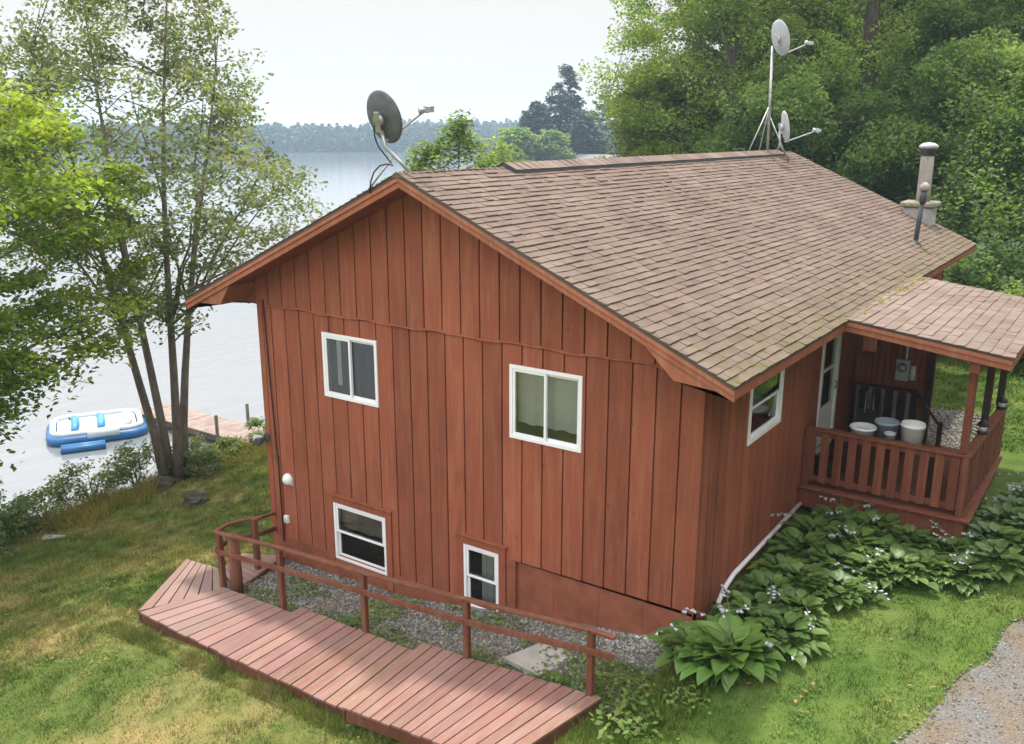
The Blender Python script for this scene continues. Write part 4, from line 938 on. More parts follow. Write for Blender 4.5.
# wood behind the house: every tree its own object
WOOD = [ # px, distance, H, crx, cz0, kind, mat, label
 (735, 41, 19, 4.8, 2.0, 'round', 'leaf_oak', 'broad yellow-green oak at the edge of the wood nearest the lake'),
 (795, 50, 22, 4.6, 3.0, 'oval', 'leaf_oak', 'tall oak behind the mast with the two pale dishes'),
 (840, 54, 23, 4.6, 3.0, 'oval', 'leaf_green', 'tall mid-green tree just left of the bare pine trunk'),
 (912, 50, 20, 4.2, 2.0, 'oval', 'leaf_green', 'tall mid-green tree well behind the chimney flue'),
 (985, 50, 22, 4.6, 3.0, 'oval', 'leaf_green', 'tall tree right of the chimney at the right end of the wood'),
 (1050, 44, 18, 4.4, 1.5, 'round', 'leaf_green', 'tall green tree at the right edge of the picture'),
 (765, 58, 25, 5.0, 3.0, 'oval', 'leaf_green', 'tall green tree deep in the wood behind the oaks'),
 (940, 60, 27, 5.2, 3.0, 'oval', 'leaf_oak', 'tallest tree deep in the wood above the chimney'),
 (1020, 60, 26, 5.2, 3.0, 'oval', 'leaf_oak', 'tall yellowish tree deep in the wood at the right'),
 (690, 46, 10.5, 3.0, 1.0, 'round', 'leaf_shrub', 'low yellow-green tree showing just above the ridge vent'),
 (880, 62, 27, 5.4, 4.0, 'oval', 'leaf_dark', 'dark tall tree behind the bare pine trunk'),
 (800, 37, 8.5, 3.2, .6, 'round', 'leaf_green', 'low leafy tree filling the gap behind the far gable end'),
 (812, 43, 11.5, 3.0, .8, 'oval', 'leaf_oak', 'small yellow-green tree in front of the tall trees left of the pine trunk'),
 (918, 41, 8.5, 2.6, .8, 'oval', 'leaf_green', 'small bright tree left of the chimney flue'),
 (935, 42, 11.0, 3.0, .8, 'oval', 'leaf_green', 'small rounded tree directly behind the chimney flue'),
 (975, 38, 8.8, 2.8, .6, 'round', 'leaf_green', 'small tree just right of the chimney'),
 (1010, 43, 12.0, 3.2, .8, 'oval', 'leaf_oak', 'small yellowish tree near the right edge above the bushes'),
 (765, 44, 11.5, 3.2, .8, 'oval', 'leaf_oak', 'small bright oak under the mast with the pale dishes'),
 (1050, 36, 8.5, 3.0, .5, 'round', 'leaf_green', 'small tree at the right edge in front of the tall ones')]
for i, (px, d, H, crx, cz0, kind, mt, lab) in enumerate(WOOD):
    x, y = bearing(px, d)
    tree('woodland_tree', (x, y), lab, group='trees of the wood behind the house', seed=100 + i, H=H, cz0=cz0, crx=crx, kind=kind, ncl=int(90 + crx * 40), nleaf=230, leaf=.21 if d > 45 else .165, mat=M[mt], bark=M['barkdark'], r0=.2 + H * .006, nlimb=14, cl=1.0, flat=.5, ang=.7, lobes=.34, up=.28, shell=.45)
for i, (x, y, H, crx, mt, lab) in enumerate(((12.5, -3.5, 15, 4.8, 'leaf_green', 'leafy tree across the driveway opposite the house corner'), (13.0, 4.5, 16, 5.0, 'leaf_oak', 'broad tree across the driveway opposite the porch'), (13.5, 12.5, 16, 4.8, 'leaf_green', 'leafy tree across the driveway beyond the porch'))):
    tree('driveway_tree', (x, y), lab, group='trees across the driveway', seed=150 + i, H=H, cz0=1.2, crx=crx, kind='oval', ncl=200, nleaf=110, leaf=.34, mat=M[mt], bark=M['barkdark'], r0=.28, nlimb=12, cl=1.15, flat=.5, ang=.7, lobes=.25, up=.45, shell=.4)
# big pine with a long bare trunk
x, y = bearing(866, 40)
tree('pine_tree', (x, y), 'big pine with a long bare dark trunk rising above the far roof end', seed=77, H=24, cz0=14.5, crx=3.6, kind='cone', ncl=110, nleaf=110, leaf=.22, mat=M['leaf_needle'], bark=M['barkdark'], r0=.46, nlimb=14, cl=1.0, flat=.3, ang=.2, lobes=.3)
# undergrowth
def bush(name, x, y, h, r, label, mat, group, seed, leaf=.12, n=2600, flat=.8, stems=True, z0=None):
    g = np.random.default_rng(seed); z = gz(x, y) if z0 is None else z0; root = thing(name, (x, y, z), label, 'shrub', group)
    k = 14; ph = g.uniform(0, 6.28, 3); cs_ = []
    for i in range(k * 2):
        a = g.uniform(0, 6.28); q = g.uniform(.15, 1) ** .6; hh = g.uniform(.25, 1) ; rr = r * q * (1 - .45 * max(0, hh - .5)) * (1 + .25 * math.sin(3 * a + ph[0])); cs_.append((x + rr * math.cos(a), y + rr * math.sin(a), z + h * hh * (1 - .3 * q)))
    C = np.array(cs_); idx = g.integers(0, len(C), n); d = g.normal(size=(n, 3)); d /= np.linalg.norm(d, axis=1)[:, None]; d *= g.uniform(0, 1, (n, 1)) ** .5
    v, f, t = leaf_arrays(C[idx] + d * np.array([r * .33, r * .33, h * .2 * flat]), leaf, leaf * .6, .4, g); raw('foliage', v, f, mat, root, t)
    w = MB()
    for c in C[::2]: w.tube([(x + g.normal(0, .04), y + g.normal(0, .04), z - .05), ((x * .6 + c[0] * .4), (y * .6 + c[1] * .4), z + (c[2] - z) * .6), tuple(c)], [.018, .012, .005], 4, False)
    w.build('stems', M['bark'], root, recalc=False); return root
UG = [(985, 28.6, 2.5, 1.7, 'leaf_green', 'rounded bush behind the far eave corner'), (1030, 29, 3.4, 2.0, 'leaf_dark', 'dark bush above the porch roof at the right edge'), (950, 30.5, 3.0, 1.8, 'leaf_dark', 'dark bush right of the chimney'),
      (905, 33, 4.2, 2.2, 'leaf_green', 'tall bush behind the chimney'), (850, 37, 4.0, 2.4, 'leaf_green', 'tall bush beneath the bare pine trunk'), (790, 38, 5.0, 2.6, 'leaf_dark', 'dark bush beyond the far ridge end'), (1075, 27, 2.6, 1.8, 'leaf_green', 'green bush at the far right of the back lawn'), (1000, 33, 5.6, 2.2, 'leaf_dark', 'tall dark bush between the chimney and the right edge'), (1060, 32, 6.0, 2.4, 'leaf_green', 'tall green bush at the right edge of the wood')]
for i, (px, d, h, r, mt, lab) in enumerate(UG):
    x, y = bearing(px, d); bush('understory_bush', x, y, h, r, lab, M[mt], 'bushes along the wood edge', 300 + i, .17, 4200)

# lake-bank plants
BK = [(-17.15, 4.9, 1.0, .7, 'leaf_shrub', 'small shrub growing against the right side of the lake-bank tree'), (-17.5, 3.0, 1.5, .55, 'leaf_shrub', 'upright sparse shrub just left of the lake-bank tree'), (-17.6, 1.75, 1.15, .75, 'leaf_shrub', 'rounded light green shrub on the bank'),
      (-17.4, .35, .9, .8, 'leaf_shrub', 'low spreading shrub on the bank'), (-17.2, -.5, .75, .7, 'leaf_weed', 'bright low shrub on the bank'), (-17.25, -1.35, 2.0, .6, 'leaf_green', 'tall upright shrub at the left edge on the bank'), (-16.2, -2.1, .9, .9, 'leaf_green', 'wide low shrub at the left edge of the lawn'),
      (-17.2, 5.9, .6, .6, 'leaf_shrub', 'low shrub on the bank by the dock end'), (-17.3, 7.3, .9, .6, 'leaf_weed', 'yellow-green shrub where the dock meets the bank'), (-16.6, 4.35, .7, .6, 'leaf_ash', 'grey-green low shrub at the foot of the lake-bank tree')]
for i, (x, y, h, r, mt, lab) in enumerate(BK): bush('bank_shrub', x, y, h * 1.1, r * 1.15, lab, M[mt], 'shrubs along the lake bank', 400 + i, .095, 1900)
# stump-like dark rock heap and a grey log
def rock(name, x, y, s_, label, mat, seed, cat='rock', dz=0.):
    g = random.Random(seed); bm = bmesh.new(); bmesh.ops.create_icosphere(bm, subdivisions=3, radius=1)
    for v in bm.verts:
        n_ = mnoise.noise(v.co * 1.7 + Vector((seed, 0, 0))) * .45 + mnoise.noise(v.co * 4 + Vector((seed, 3, 0))) * .18; v.co = v.co * (1 + n_); v.co = Vector((v.co.x * s_[0], v.co.y * s_[1], v.co.z * s_[2]))
    me = bpy.data.meshes.new(name); bm.to_mesh(me); bm.free(); me.materials.append(mat); o = bpy.data.objects.new(name, me); COL.objects.link(o); o.location = (x, y, gz(x, y) + s_[2] * .35 + dz); return tag(o, label, cat)
rock('boulder', -14.15, 2.45, (.38, .26, .28), 'dark jagged boulder on the lawn below the lake-bank tree', M['rock'], 3)
rock('boulder', -16.7, 3.3, (.35, .3, .2), 'flat brown boulder at the root of the lake-bank tree', M['rock'], 8)
t_ = thing('driftwood_log', (-15.6, -.4, gz(-15.6, -.4)), 'pale broken log in the grass near the bank', 'log')
w = MB(); z = gz(-15.6, -.4); w.tube([(-15.75, -.55, z + .04), (-15.6, -.4, z + .07), (-15.4, -.2, z + .06)], [.04, .055, .04], 7); w.build('log', M['barkpale'], t_)
w = MB(); w.tube([(-15.6, -.4, z + .1), (-15.55, -.62, z + .22)], [.03, .012], 5); w.build('branch_stub', M['barkpale'], t_)

# ------------------------------------------------------------------ hostas and weeds
def hosta(name, label, group, g, nl, ll, mat, nst, bl=1.3):
    root = thing(name, (0, 0, 0), label, 'plant', group); V = []; F = []; T = []
    for i in range(nl):
        a = g.uniform(0, 6.283); lean = g.uniform(.25, 1.0); l = ll * g.uniform(.75, 1.2); wd = l * g.uniform(.58, .74); ring = g.uniform(.10, .34) * (.4 + lean)
        d = np.array([math.cos(a), math.sin(a), 0]); s_ = np.array([-math.sin(a), math.cos(a), 0]); n = 6; o = len(V); tt = g.uniform(.7, 1.3)
        z0 = .04 + .20 * (1.15 - lean) + g.uniform(0, .05)
        for j in range(n + 1):
            t = j / n; w_ = wd * .5 * (math.sin(math.pi * t ** .72) ** .8 if 0 < t < 1 else .02); run = ring + l * (t * (.75 + .25 * lean)); z = z0 + l * (.42 * t * (1.1 - lean) + .28 * t - .62 * lean * t * t) 
            c = d * run + np.array([0, 0, z]); V += [c - s_ * w_ + np.array([0, 0, w_ * .32]), c, c + s_ * w_ + np.array([0, 0, w_ * .32])]; T += [tt * 1.02, tt * .86, tt]
        for j in range(n):
            b = o + 3 * j; F += [(b, b + 1, b + 4, b + 3), (b + 1, b + 2, b + 5, b + 4)]
    lf = raw('leaves', V, F, mat, root, np.array(T)[:, None] * np.ones((1, 3))); lf.data.polygons.foreach_set('use_smooth', [True] * len(lf.data.polygons))
    for i in range(nst):
        a = g.uniform(0, 6.283); L_ = g.uniform(.6, 1.0); le = g.uniform(.6, 1.15); w = MB(); pts = []
        for j in range(7):
            t = j / 6; pts.append((math.cos(a) * L_ * le * t ** 1.3, math.sin(a) * L_ * le * t ** 1.3, .25 + L_ * (t * 1.0 - .75 * le * t * t)))
        w.tube(pts, .006, 4); st_ = w.build('flower_stalk', M['stem'], root, recalc=False); w = MB()
        for k in range(8):
            t = g.uniform(.62, 1.0) * 6; q = min(5, int(t)); p = Vector(pts[q]).lerp(Vector(pts[q + 1]), t - q); dr = Vector(g.normal(size=3)); dr.z = -abs(dr.z) * .7; dr.normalize()
            w.lathe(p + dr * .012, [(.003 * bl, 0), (.008 * bl, .014 * bl), (.015 * bl, .034 * bl), (.004 * bl, .028 * bl)], 5, dr)
        w.build('blossoms', M['bloom'], st_, recalc=False)
    return root
gh = np.random.default_rng(31); protos = [hosta('hosta_plant', 'x', 'hostas along the house', gh, nl, ll, M['leaf_hosta'], ns) for nl, ll, ns in ((96, .20, 0), (88, .19, 1), (100, .19, 1), (92, .205, 2))]
big = hosta('hosta_plant', 'big light green hosta at the house corner with drooping flower stalks', 'hostas along the house', gh, 150, .30, M['leaf_hostalight'], 5, 1.4)
big.location = (.66, -.28, gz(.66, -.28)); big.scale = (1.12, 1.12, 1.1)
HS = [(.62, .62), (1.1, .35), (.60, 1.25), (1.05, 1.05), (.60, 1.95), (.95, 1.8), (1.4, 1.8), (.62, 2.7), (1.08, 2.55), (1.6, 2.55), (.64, 3.4), (1.15, 3.3), (1.7, 3.25), (2.3, 3.15), (2.8, 3.25),
      (.78, 4.05), (1.3, 4.0), (1.9, 3.95), (2.5, 3.9), (3.05, 3.95), (3.0, 4.7), (3.45, 4.55), (3.1, 5.4), (3.55, 5.3), (3.15, 6.15), (3.65, 6.1), (3.2, 6.9), (3.7, 6.9), (.30, -.35), (1.95, 2.85)]
near = lambda x, y: 'white drain pipe' if x < .75 and y < 3.2 else 'porch side rim' if y > 4.4 else 'front rim of the porch' if y > 3.0 else 'lawn edge' if x > 1.4 else 'big light hosta'
cnt = {}
for i, (x, y) in enumerate(HS):
    o = protos[i % 4] if i < 4 else copy_tree(protos[i % 4]); s_ = rnd.uniform(.85, 1.2)
    o.location = (x + rnd.uniform(-.06, .06), y + rnd.uniform(-.06, .06), gz(x, y)); o.rotation_euler.z = rnd.uniform(0, 6.28); o.scale = (s_, s_, s_ * rnd.uniform(.75, .95))
    n_ = near(x, y); o['label'] = 'dark green hosta clump in the bed by the ' + n_
def weed(x, y, s_, label, seed):
    g = np.random.default_rng(seed); root = thing('broadleaf_weed', (x, y, gz(x, y)), label, 'plant', 'weeds by the gravel bed'); n = int(130 * s_); c = np.array([x, y, gz(x, y)]) + g.normal(size=(n, 3)) * np.array([.17, .17, .0]) * s_ + np.stack([np.zeros(n), np.zeros(n), g.uniform(.03, .15, n) * s_], 1)
    v, f, t = leaf_arrays(c, .075 * s_, .048 * s_, .6, g); raw('leaves', v, f, M['leaf_weed'], root, t)
    w = MB(); [w.tube([(x, y, gz(x, y)), tuple(p)], .004, 4, False) for p in c[::9]]; w.build('stems', M['stem'], root, recalc=False)
WD = [(-.15, -1.35, 1.1, 'bright broad-leaved weed between the ramp end and the house corner'), (.10, -1.85, 1.3, 'light green weed clump right of the ramp end'), (-2.55, -1.35, .8, 'small green weed in the gravel beside the handrail post'), (-2.0, -1.55, .9, 'green weed at the ramp edge by the concrete slab'), (-1.2, -1.5, 1., 'leafy weed between the concrete slab and the last post'),
      (-4.9, -1.3, .9, 'yellowish weed growing in the gravel bed'), (-5.6, -1.45, .8, 'weed at the inner edge of the ramp in the gravel'), (-.75, -1.2, .9, 'weed behind the last handrail post'), (.5, -1.15, .9, 'small weed in front of the big hosta')]
for i, a in enumerate(WD): weed(*a, 600 + i)

# ------------------------------------------------------------------ gravel stones, grass
def pebbles(name, n, area, mat, smin, smax, g, lift=.0):
    x = g.uniform(area[0], area[1], n * 2); y = g.uniform(area[2], area[3], n * 2); keep = area[4](x, y); x, y = x[keep][:n], y[keep][:n]; n = len(x)
    z = zland(x, y) + lift; base = np.array([(1, 0, 0), (-1, 0, 0), (0, 1, 0), (0, -1, 0), (0, 0, 1), (0, 0, -1)], float); fc = np.array([(0, 2, 4), (2, 1, 4), (1, 3, 4), (3, 0, 4), (2, 0, 5), (1, 2, 5), (3, 1, 5), (0, 3, 5)])
    s_ = g.uniform(smin, smax, (n, 1, 1)) * g.uniform(.6, 1.3, (n, 1, 3)); a = g.uniform(0, 6.28, n); P = base[None] * s_ * g.uniform(.8, 1.25, (n, 6, 1)); P[:, :, 2] *= .7
    ca, sa = np.cos(a)[:, None], np.sin(a)[:, None]; Q = np.stack([P[:, :, 0] * ca - P[:, :, 1] * sa, P[:, :, 0] * sa + P[:, :, 1] * ca, P[:, :, 2]], -1) + np.stack([x, y, z], -1)[:, None]
    F = (fc[None] + 6 * np.arange(n)[:, None, None]).reshape(-1, 3); t = np.repeat(g.uniform(.45, 1.5, (n, 1)) * np.array([1, .98, .95]) * g.uniform(.95, 1.05, (n, 3)), 6, 0)
    return tag(raw(name, Q.reshape(-1, 3), F, mat, None, t, 3), kind='stuff')
gp = np.random.default_rng(91)
tag(pebbles('gravel', 9000, (-7.9, .05, -1.62, -.03, lambda x, y: (x < -.1) & (y > -1.62 + .0 * x) & ((x > -7.6) | (y > -1.2)) & (x > -7.75)), M['pebble'], .016, .038, gp, .022), 'loose grey gravel filling the bed between ramp and house', 'gravel')
tag(pebbles('gravel', 2600, (0, 2.2, 8.0, 11.8, lambda x, y: x > -9), M['pebble'], .02, .05, gp, .02), 'loose grey gravel on the ground behind the porch', 'gravel')
tag(pebbles('gravel', 9000, (2.5, 6, -3, 5, lambda x, y: x > np.array([drive_left(v) - .06 for v in y])), M['pebble'], .006, .024, gp, .012), 'fine grey crushed stone on the driveway', 'gravel')
tag(pebbles('gravel', 320, (-1.4, -.02, -.42, -.01, lambda x, y: y > -.1 - .3 * np.sin((x + 1.4) * 2.2)), M['concrete'], .014, .032, gp, .026), 'scattered pale stones against the foundation', 'gravel')
def inside_poly(x, y, P):
    c = np.zeros(len(x), bool); n = len(P)
    for i in range(n):
        (x0, y0), (x1, y1) = P[i], P[(i + 1) % n]
        if y0 == y1: continue
        c ^= ((y0 > y) != (y1 > y)) & (x < (x1 - x0) * (y - y0) / (y1 - y0) + x0)
    return c
RAMP_POLY = [(-9.15, -1.3), (-8.15, -2.95), (-8.0, -3.0), (-5.9, -3.05), (-5.9, -3.12), (-3.3, -3.14), (-3.3, -3.25), (-.75, -3.25), (-.42, -1.62), (-7.5, -1.62), (-7.8, -.2), (-8.6, -.45), (-8.5, -1.15)]
def blades(name, n, area, cond, h, wd, mat, g, label, tmul=1.):
    x = g.uniform(area[0], area[1], n); y = g.uniform(area[2], area[3], n); k = cond(x, y); x, y = x[k], y[k]; n = len(x); z = zland(x, y) - .005
    cl_ = np.array([mnoise.noise(Vector((p * 2.6, q * 2.6, 1.))) + .7 * mnoise.noise(Vector((p * 7., q * 7., 4.))) for p, q in zip(x, y)])
    a = g.uniform(0, 6.28, n); hh = h * g.uniform(.5, 1.35, n) * np.clip(1 + 1.1 * cl_, .35, 2.4); ln = hh * g.uniform(.15, .9, n); b = g.uniform(0, 6.28, n)
    p = np.stack([x, y, z], 1); s_ = np.stack([np.cos(a), np.sin(a), np.zeros(n)], 1) * wd * .5 * g.uniform(.7, 1.4, (n, 1)); tip = p + np.stack([np.cos(b) * ln, np.sin(b) * ln, hh], 1)
    V = np.stack([p - s_, p + s_, tip], 1).reshape(-1, 3); t = np.repeat(g.uniform(.6, 1.45, (n, 1)) * np.clip(1 - .35 * cl_, .6, 1.5)[:, None] * np.array([1, 1, .9]) * tmul * (1 + g.normal(0, .08, (n, 3))), 3, 0)
    return tag(raw(name, V, np.arange(3 * n), mat, None, t, 3), label, 'grass', None, 'stuff')
gg = np.random.default_rng(55)
def g_edge(x, y):
    return np.array([.16 * mnoise.noise(Vector((a * 3.5, b * 3.5, 2.))) + .12 * mnoise.noise(Vector((a * 11, b * 11, 6.))) for a, b in zip(x, y)]) + gg.exponential(.05, len(x))
nothouse = lambda x, y: ~((x > -8.35) & (x < .05) & (y > -.05) & (y < 15.7))
def lawn_ok(x, y):
    k = nothouse(x, y) & ~inside_poly(x, y, RAMP_POLY) & ~((x > -7.9) & (x < -.9) & (y > -1.7) & (y < .02)) & (x > -17.2)
    k &= ~((x > -.9) & (x < -.02) & (y > -.75) & (y < .1))
    k &= x < np.array([drive_left(v) for v in y]) + g_edge(x, y)
    return k
blades('lawn_grass', 330000, (-11.5, 4.6, -7.2, 6.5), lawn_ok, .045, .011, M['blade'], gg, 'short mown grass around the ramp and house corner')
blades('lawn_grass', 150000, (-17.3, -8.3, -7, 10), lawn_ok, .07, .018, M['blade'], gg, 'mown grass sloping down to the lake bank')
blades('lawn_grass', 60000, (-1, 7, 9.5, 20), lambda x, y: nothouse(x, y) & ~((x < 2.1) & (y < 11.7)), .06, .022, M['blade'], gg, 'sunny mown grass beyond the porch')
blades('edge_grass', 26000, (-3, .7, -3.3, -.3), lambda x, y: lawn_ok(x, y) & (x > -.9), .11, .014, M['blade'], gg, 'longer green grass at the ramp end')
blades('edge_grass', 9000, (-8.6, -.5, -3.42, -3.12), lawn_ok, .10, .012, M['blade'], gg, 'longer grass along the front of the ramp')
blades('tall_grass', 26000, (-18.3, -15.2, -4.2, 9.5), lambda x, y: x < -16.2 + .5 * np.sin(y * 1.3) + .35 * np.sin(y * 3.1), .34, .016, M['tallgrass'], gg, 'tall dry grass along the lake bank', 1.)

gc = np.random.default_rng(63); n = 5200; x = gc.uniform(-7.6, -.1, n); y = gc.uniform(-1.62, -.12, n)
pat = np.array([mnoise.noise(Vector((a * 1.1, b * 1.6, 3.))) for a, b in zip(x, y)]) + .25 * np.array([mnoise.noise(Vector((a * 4, b * 4, 9.))) for a, b in zip(x, y)]); k = pat > .02; x, y = x[k], y[k]
v, f, t = leaf_arrays(np.stack([x, y, zland(x, y) + .03 + gc.uniform(0, .06, len(x))], 1), .06, .038, .55, gc)
tag(raw('ground_cover', v, f, M['leaf_weed'], None, t), 'low green creeping weeds spread through the gravel bed', 'weeds', None, 'stuff')
def lawn_leaves(name, n, area, cond, size, mat, label, cat, thr, lift):
    g = np.random.default_rng(n); x = g.uniform(area[0], area[1], n); y = g.uniform(area[2], area[3], n)
    k = cond(x, y) & (np.array([mnoise.noise(Vector((a * .9, b * .9, 7.))) + .5 * mnoise.noise(Vector((a * 3, b * 3, 5.))) for a, b in zip(x, y)]) > thr); x, y = x[k], y[k]
    v, f, t = leaf_arrays(np.stack([x, y, zland(x, y) + lift + g.uniform(0, lift, len(x))], 1), size, size * .7, .75, g); return tag(raw(name, v, f, mat, None, t), label, cat, None, 'stuff')
lawn_leaves('clover', 42000, (-13, 4.4, -7, 5), lawn_ok, .038, M['leaf_weed'], 'patches of clover and small broad weeds in the lawn', 'clover', .22, .022)
M['leaf_fallen'] = leaf_mat('fallen_leaves', (.20, .12, .045), (.28, .20, .07), 3., .2)
lawn_leaves('fallen_leaves', 1500, (-14, 4.4, -7, 8), lambda x, y: nothouse(x, y), .06, M['leaf_fallen'], 'few fallen brown and yellow leaves strewn over lawn and ramp edge', 'leaves', .1, .03)
# ------------------------------------------------------------------ far shore
def ridge(name, px0, px1, d0, d1, h0, seed, depth=120, n=90):
    vs = []; fs = []; g = random.Random(seed)
    for i in range(n + 1):
        px = px0 + (px1 - px0) * i / n; d = d0 + (d1 - d0) * i / n; x, y = bearing(px, d); x2, y2 = bearing(px, d + depth)
        h = h0 * (1 + .12 * mnoise.noise(Vector((i * .09, seed, 0))) ) ; xm, ym = bearing(px, d + depth * .45)
        vs += [(x, y, LAKE - 1), (xm, ym, h), (x2, y2, LAKE - 1)]
    for i in range(n):
        b = 3 * i; fs += [(b, b + 3, b + 4, b + 1), (b + 1, b + 4, b + 5, b + 2)]
    m = MB(); m.add(vs, fs, 1., True); return m.build(name, M['hill'], None, recalc=False)
def forest(name, px0, px1, d0, d1, depth, n, hmin, hmax, hill_h, seed, label, leafs=2.2, per=60):
    g = np.random.default_rng(seed); C = []; 
    for i in range(n):
        px = g.uniform(px0, px1); k = g.uniform(0, 1); d = d0 + (d1 - d0) * (px - px0) / (px1 - px0) + depth * .48 * k; x, y = bearing(px, d); zb_ = LAKE + (hill_h - LAKE) * k; H = g.uniform(hmin, hmax); r = H * .26
        t = g.uniform(0.02, 1, per); a = g.uniform(0, 6.28, per); rr = r * np.minimum(1, (1.05 - t) * 2.2) * g.uniform(.3, 1, per); C.append(np.stack([x + rr * np.cos(a), y + rr * np.sin(a), zb_ + H * t], 1))
    v, f, t = leaf_arrays(np.concatenate(C), leafs, leafs * .8, .35, g); t *= np.repeat(np.repeat(g.uniform(.6, 1.4, (n, 1)), per, 0), 4, 0)
    return tag(raw(name, v, f, M['leaf_needle'], None, t), label, 'forest', None, 'stuff')
tag(ridge('far_hills', -260, 560, 470, 500, 2, 1), kind='structure'); tag(ridge('far_hills', 380, 1150, 640, 640, 5, 4), kind='structure')
forest('far_wood', -240, 555, 468, 498, 110, 2600, 6, 9, 2, 71, 'hazy blue-green wood on the far lake shore')
forest('far_wood', 395, 1000, 640, 640, 110, 1400, 7, 10, 5, 72, 'palest hazy wood behind the far point', 2.8, 50)
# near point: low land with its own trees and cottages
def point(name):
    vs = []; n = 40
    for i in range(n + 1):
        px = 478 + (1100 - 478) * i / n; e = min(1, i / 5.); x, y = bearing(px, 168 - 10 * e); x2, y2 = bearing(px, 185 + 120 * e); xm, ym = bearing(px, 180 + 10 * e); vs += [(x, y, LAKE - .6), (xm, ym, LAKE + 1.2 + .8 * e), (x2, y2, LAKE - .6)]
    m = MB(); m.add(vs, [f for i in range(n) for f in ((3 * i, 3 * i + 3, 3 * i + 4, 3 * i + 1), (3 * i + 1, 3 * i + 4, 3 * i + 5, 3 * i + 2))], 1., True); return m.build(name, M['hill'], None, recalc=False)
tag(point('far_point'), kind='structure')
FAR = [(566, 190, 20.5, 8.2, 'cone', 'leaf_needle', 'tallest hazy pine on the far point'), (536, 185, 13.5, 3.8, 'oval', 'leaf_needle', 'rounded hazy tree left of the tallest pine on the point'), (606, 205, 17.5, 5.6, 'cone', 'leaf_needle', 'thin hazy pine right of the tallest pine'), (632, 210, 17.0, 5.4, 'cone', 'leaf_needle', 'hazy pine partly behind the oak at the wood edge'), (517, 172, 8.6, 3.2, 'round', 'leaf_green', 'small round hazy tree at the tip of the point'), (585, 182, 11, 3.4, 'oval', 'leaf_needle', 'low hazy tree between the two tallest pines'), (552, 176, 8.0, 3.2, 'round', 'leaf_green', 'low hazy tree in front of the tallest pine'), (660, 190, 16, 4.4, 'oval', 'leaf_needle', 'hazy tree behind the wood-edge oak')]
for i, (px, d, H, r, kind, mt, lab) in enumerate(FAR):
    x, y = bearing(px, d); z = LAKE + 1.6; root = thing('far_point_tree', (x, y, z), lab, 'tree', 'trees on the far point')
    sparse = px in (606, 632)
    tree_mesh(np.random.default_rng(800 + i), (x, y, z - .3), root=root, H=H + 1.0, cz0=2.0 if not sparse else 3.5, crx=r, kind=kind, ncl=260 if not sparse else 80, nleaf=60, leaf=.7, mat=M[mt], bark=M['barkdark'], r0=.32, nlimb=10, cl=1.35, flat=.42, ang=.3, lobes=.3)
def cottage(px, d, wd, label):
    x, y = bearing(px, d); z = LAKE + 1.8; t = thing('lakeshore_cottage', (x, y, z), label, 'cottage', 'cottages on the far point')
    w = MB(); w.box((x - wd / 2, y - 3, z), (x + wd / 2, y + 3, z + 2.8)); w.build('wall', M['white'], t)
    w = MB(); w.prism([(x - wd / 2 - .4, y - 3.5, z + 2.7), (x - wd / 2 - .4, y, z + 4.6), (x - wd / 2 - .4, y + 3.5, z + 2.7), (x - wd / 2 - .4, y, z + 4.35)], (wd + .8, 0, 0)); w.build('roof', M['roofgrey'], t)
    for k in (-.28, .05, .3): w = MB(); w.box((x + wd * k - .5, y - 3.04, z + .9), (x + wd * k + .5, y - 3.003, z + 2.1)); w.build('window', M['dgrey'], t)
cottage(599, 176, 8, 'pale cottage under the hazy pines on the far point'); cottage(545, 186, 6, 'smaller pale cottage left of the tallest pine on the point')

# ------------------------------------------------------------------ air
hz = bpy.data.materials.new('haze_air'); hz.use_nodes = True; nt = hz.node_tree; nt.nodes.clear()
out = nt.nodes.new('ShaderNodeOutputMaterial'); vp = nt.nodes.new('ShaderNodeVolumePrincipled')
vp.inputs['Color'].default_value = (.62, .82, 1., 1); vp.inputs['Density'].default_value = .0006; vp.inputs['Anisotropy'].default_value = .2
nt.links.new(vp.outputs[0], out.inputs['Volume'])
w = MB(); w.box((-960, -960, -8.2), (960, 960, 31.)); tag(w.build('haze', hz, None), kind='stuff', label='thin pale summer haze over the lake', cat='haze')

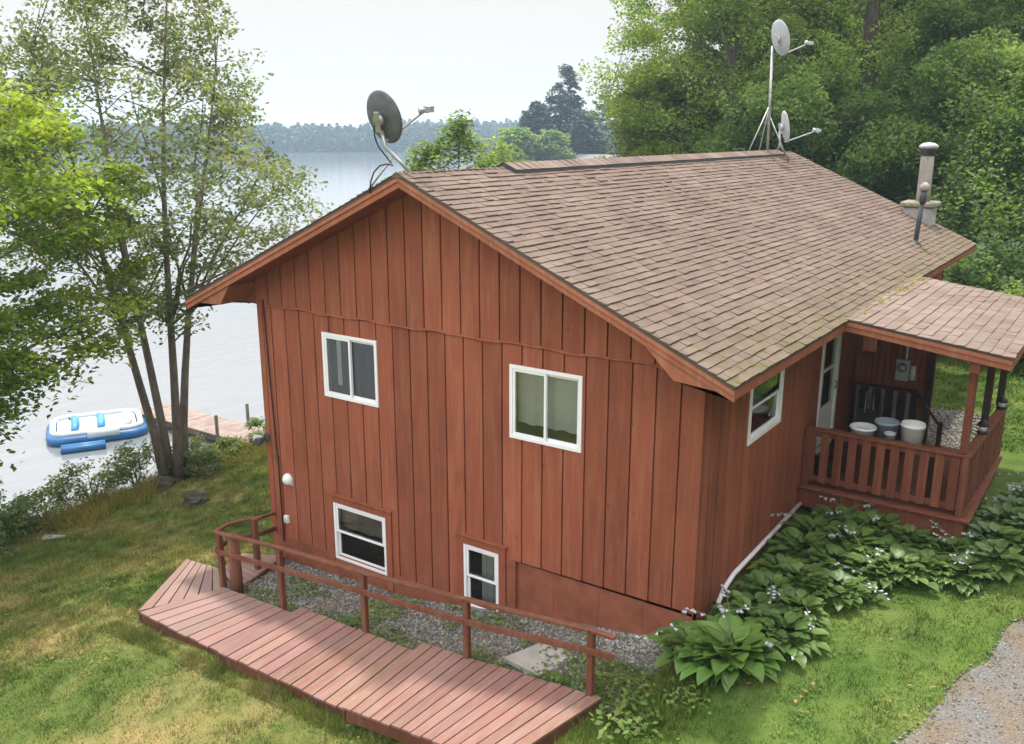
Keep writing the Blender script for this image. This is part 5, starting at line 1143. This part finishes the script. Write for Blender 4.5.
# ------------------------------------------------------------------ light
SUN = Vector((-1.25, 1.7, 6.1)).normalized(); EL = math.asin(SUN.z)
sl = bpy.data.lights.new('sun', 'SUN'); sl.energy = 2.3; sl.angle = R(2.5); sl.color = (1, .94, .85); so = bpy.data.objects.new('sun', sl); COL.objects.link(so)
so.rotation_euler = (-SUN).to_track_quat('-Z', 'Y').to_euler(); so.location = (-10, 10, 40)
wd_ = bpy.data.worlds.new('World'); scene.world = wd_; wd_.use_nodes = True; nt = wd_.node_tree; nt.nodes.clear()
out = nt.nodes.new('ShaderNodeOutputWorld'); bg = nt.nodes.new('ShaderNodeBackground'); bg.inputs['Strength'].default_value = .12
sky = nt.nodes.new('ShaderNodeTexSky'); sky.sky_type = 'NISHITA'; sky.sun_disc = False; sky.sun_elevation = EL; sky.sun_rotation = math.atan2(SUN.x, SUN.y); sky.dust_density = 5; sky.air_density = 1.; sky.ozone_density = 1.
tc = nt.nodes.new('ShaderNodeTexCoord'); sp = nt.nodes.new('ShaderNodeSeparateXYZ'); nt.links.new(tc.outputs['Generated'], sp.inputs[0])
mr = nt.nodes.new('ShaderNodeMapRange'); mr.interpolation_type = 'SMOOTHSTEP'; mr.inputs[1].default_value = .13; mr.inputs[2].default_value = .55; nt.links.new(sp.outputs[2], mr.inputs[0])
veil = mix(nt, mr.outputs[0], (3.85, 3.74, 3.62), (11.9, 11.7, 12.0))       # thin bright overcast veil, brighter overhead
col = mix(nt, .95, sky.outputs[0], veil); nt.links.new(col, bg.inputs[0]); nt.links.new(bg.outputs[0], out.inputs[0])

# ------------------------------------------------------------------ camera and render settings
cd = bpy.data.cameras.new('camera'); cd.sensor_width = 36; cd.lens = FPX / 1024 * 36; cd.clip_end = 3000; cd.clip_start = .1
co = bpy.data.objects.new('camera', cd); COL.objects.link(co); co.location = CAM; co.rotation_euler = (R(90) - PITCH, 0, YAW); scene.camera = co
vs = scene.view_settings; vs.view_transform = 'Standard'; vs.look = 'None'; vs.exposure = 1.0; vs.gamma = 1; vs.use_curve_mapping = False
cy = scene.cycles; cy.use_denoising = True; cy.max_bounces = 8; cy.diffuse_bounces = 3; cy.glossy_bounces = 3; cy.transparent_max_bounces = 10; cy.volume_bounces = 1; cy.transmission_bounces = 4
cy.use_adaptive_sampling = True; cy.adaptive_threshold = .02
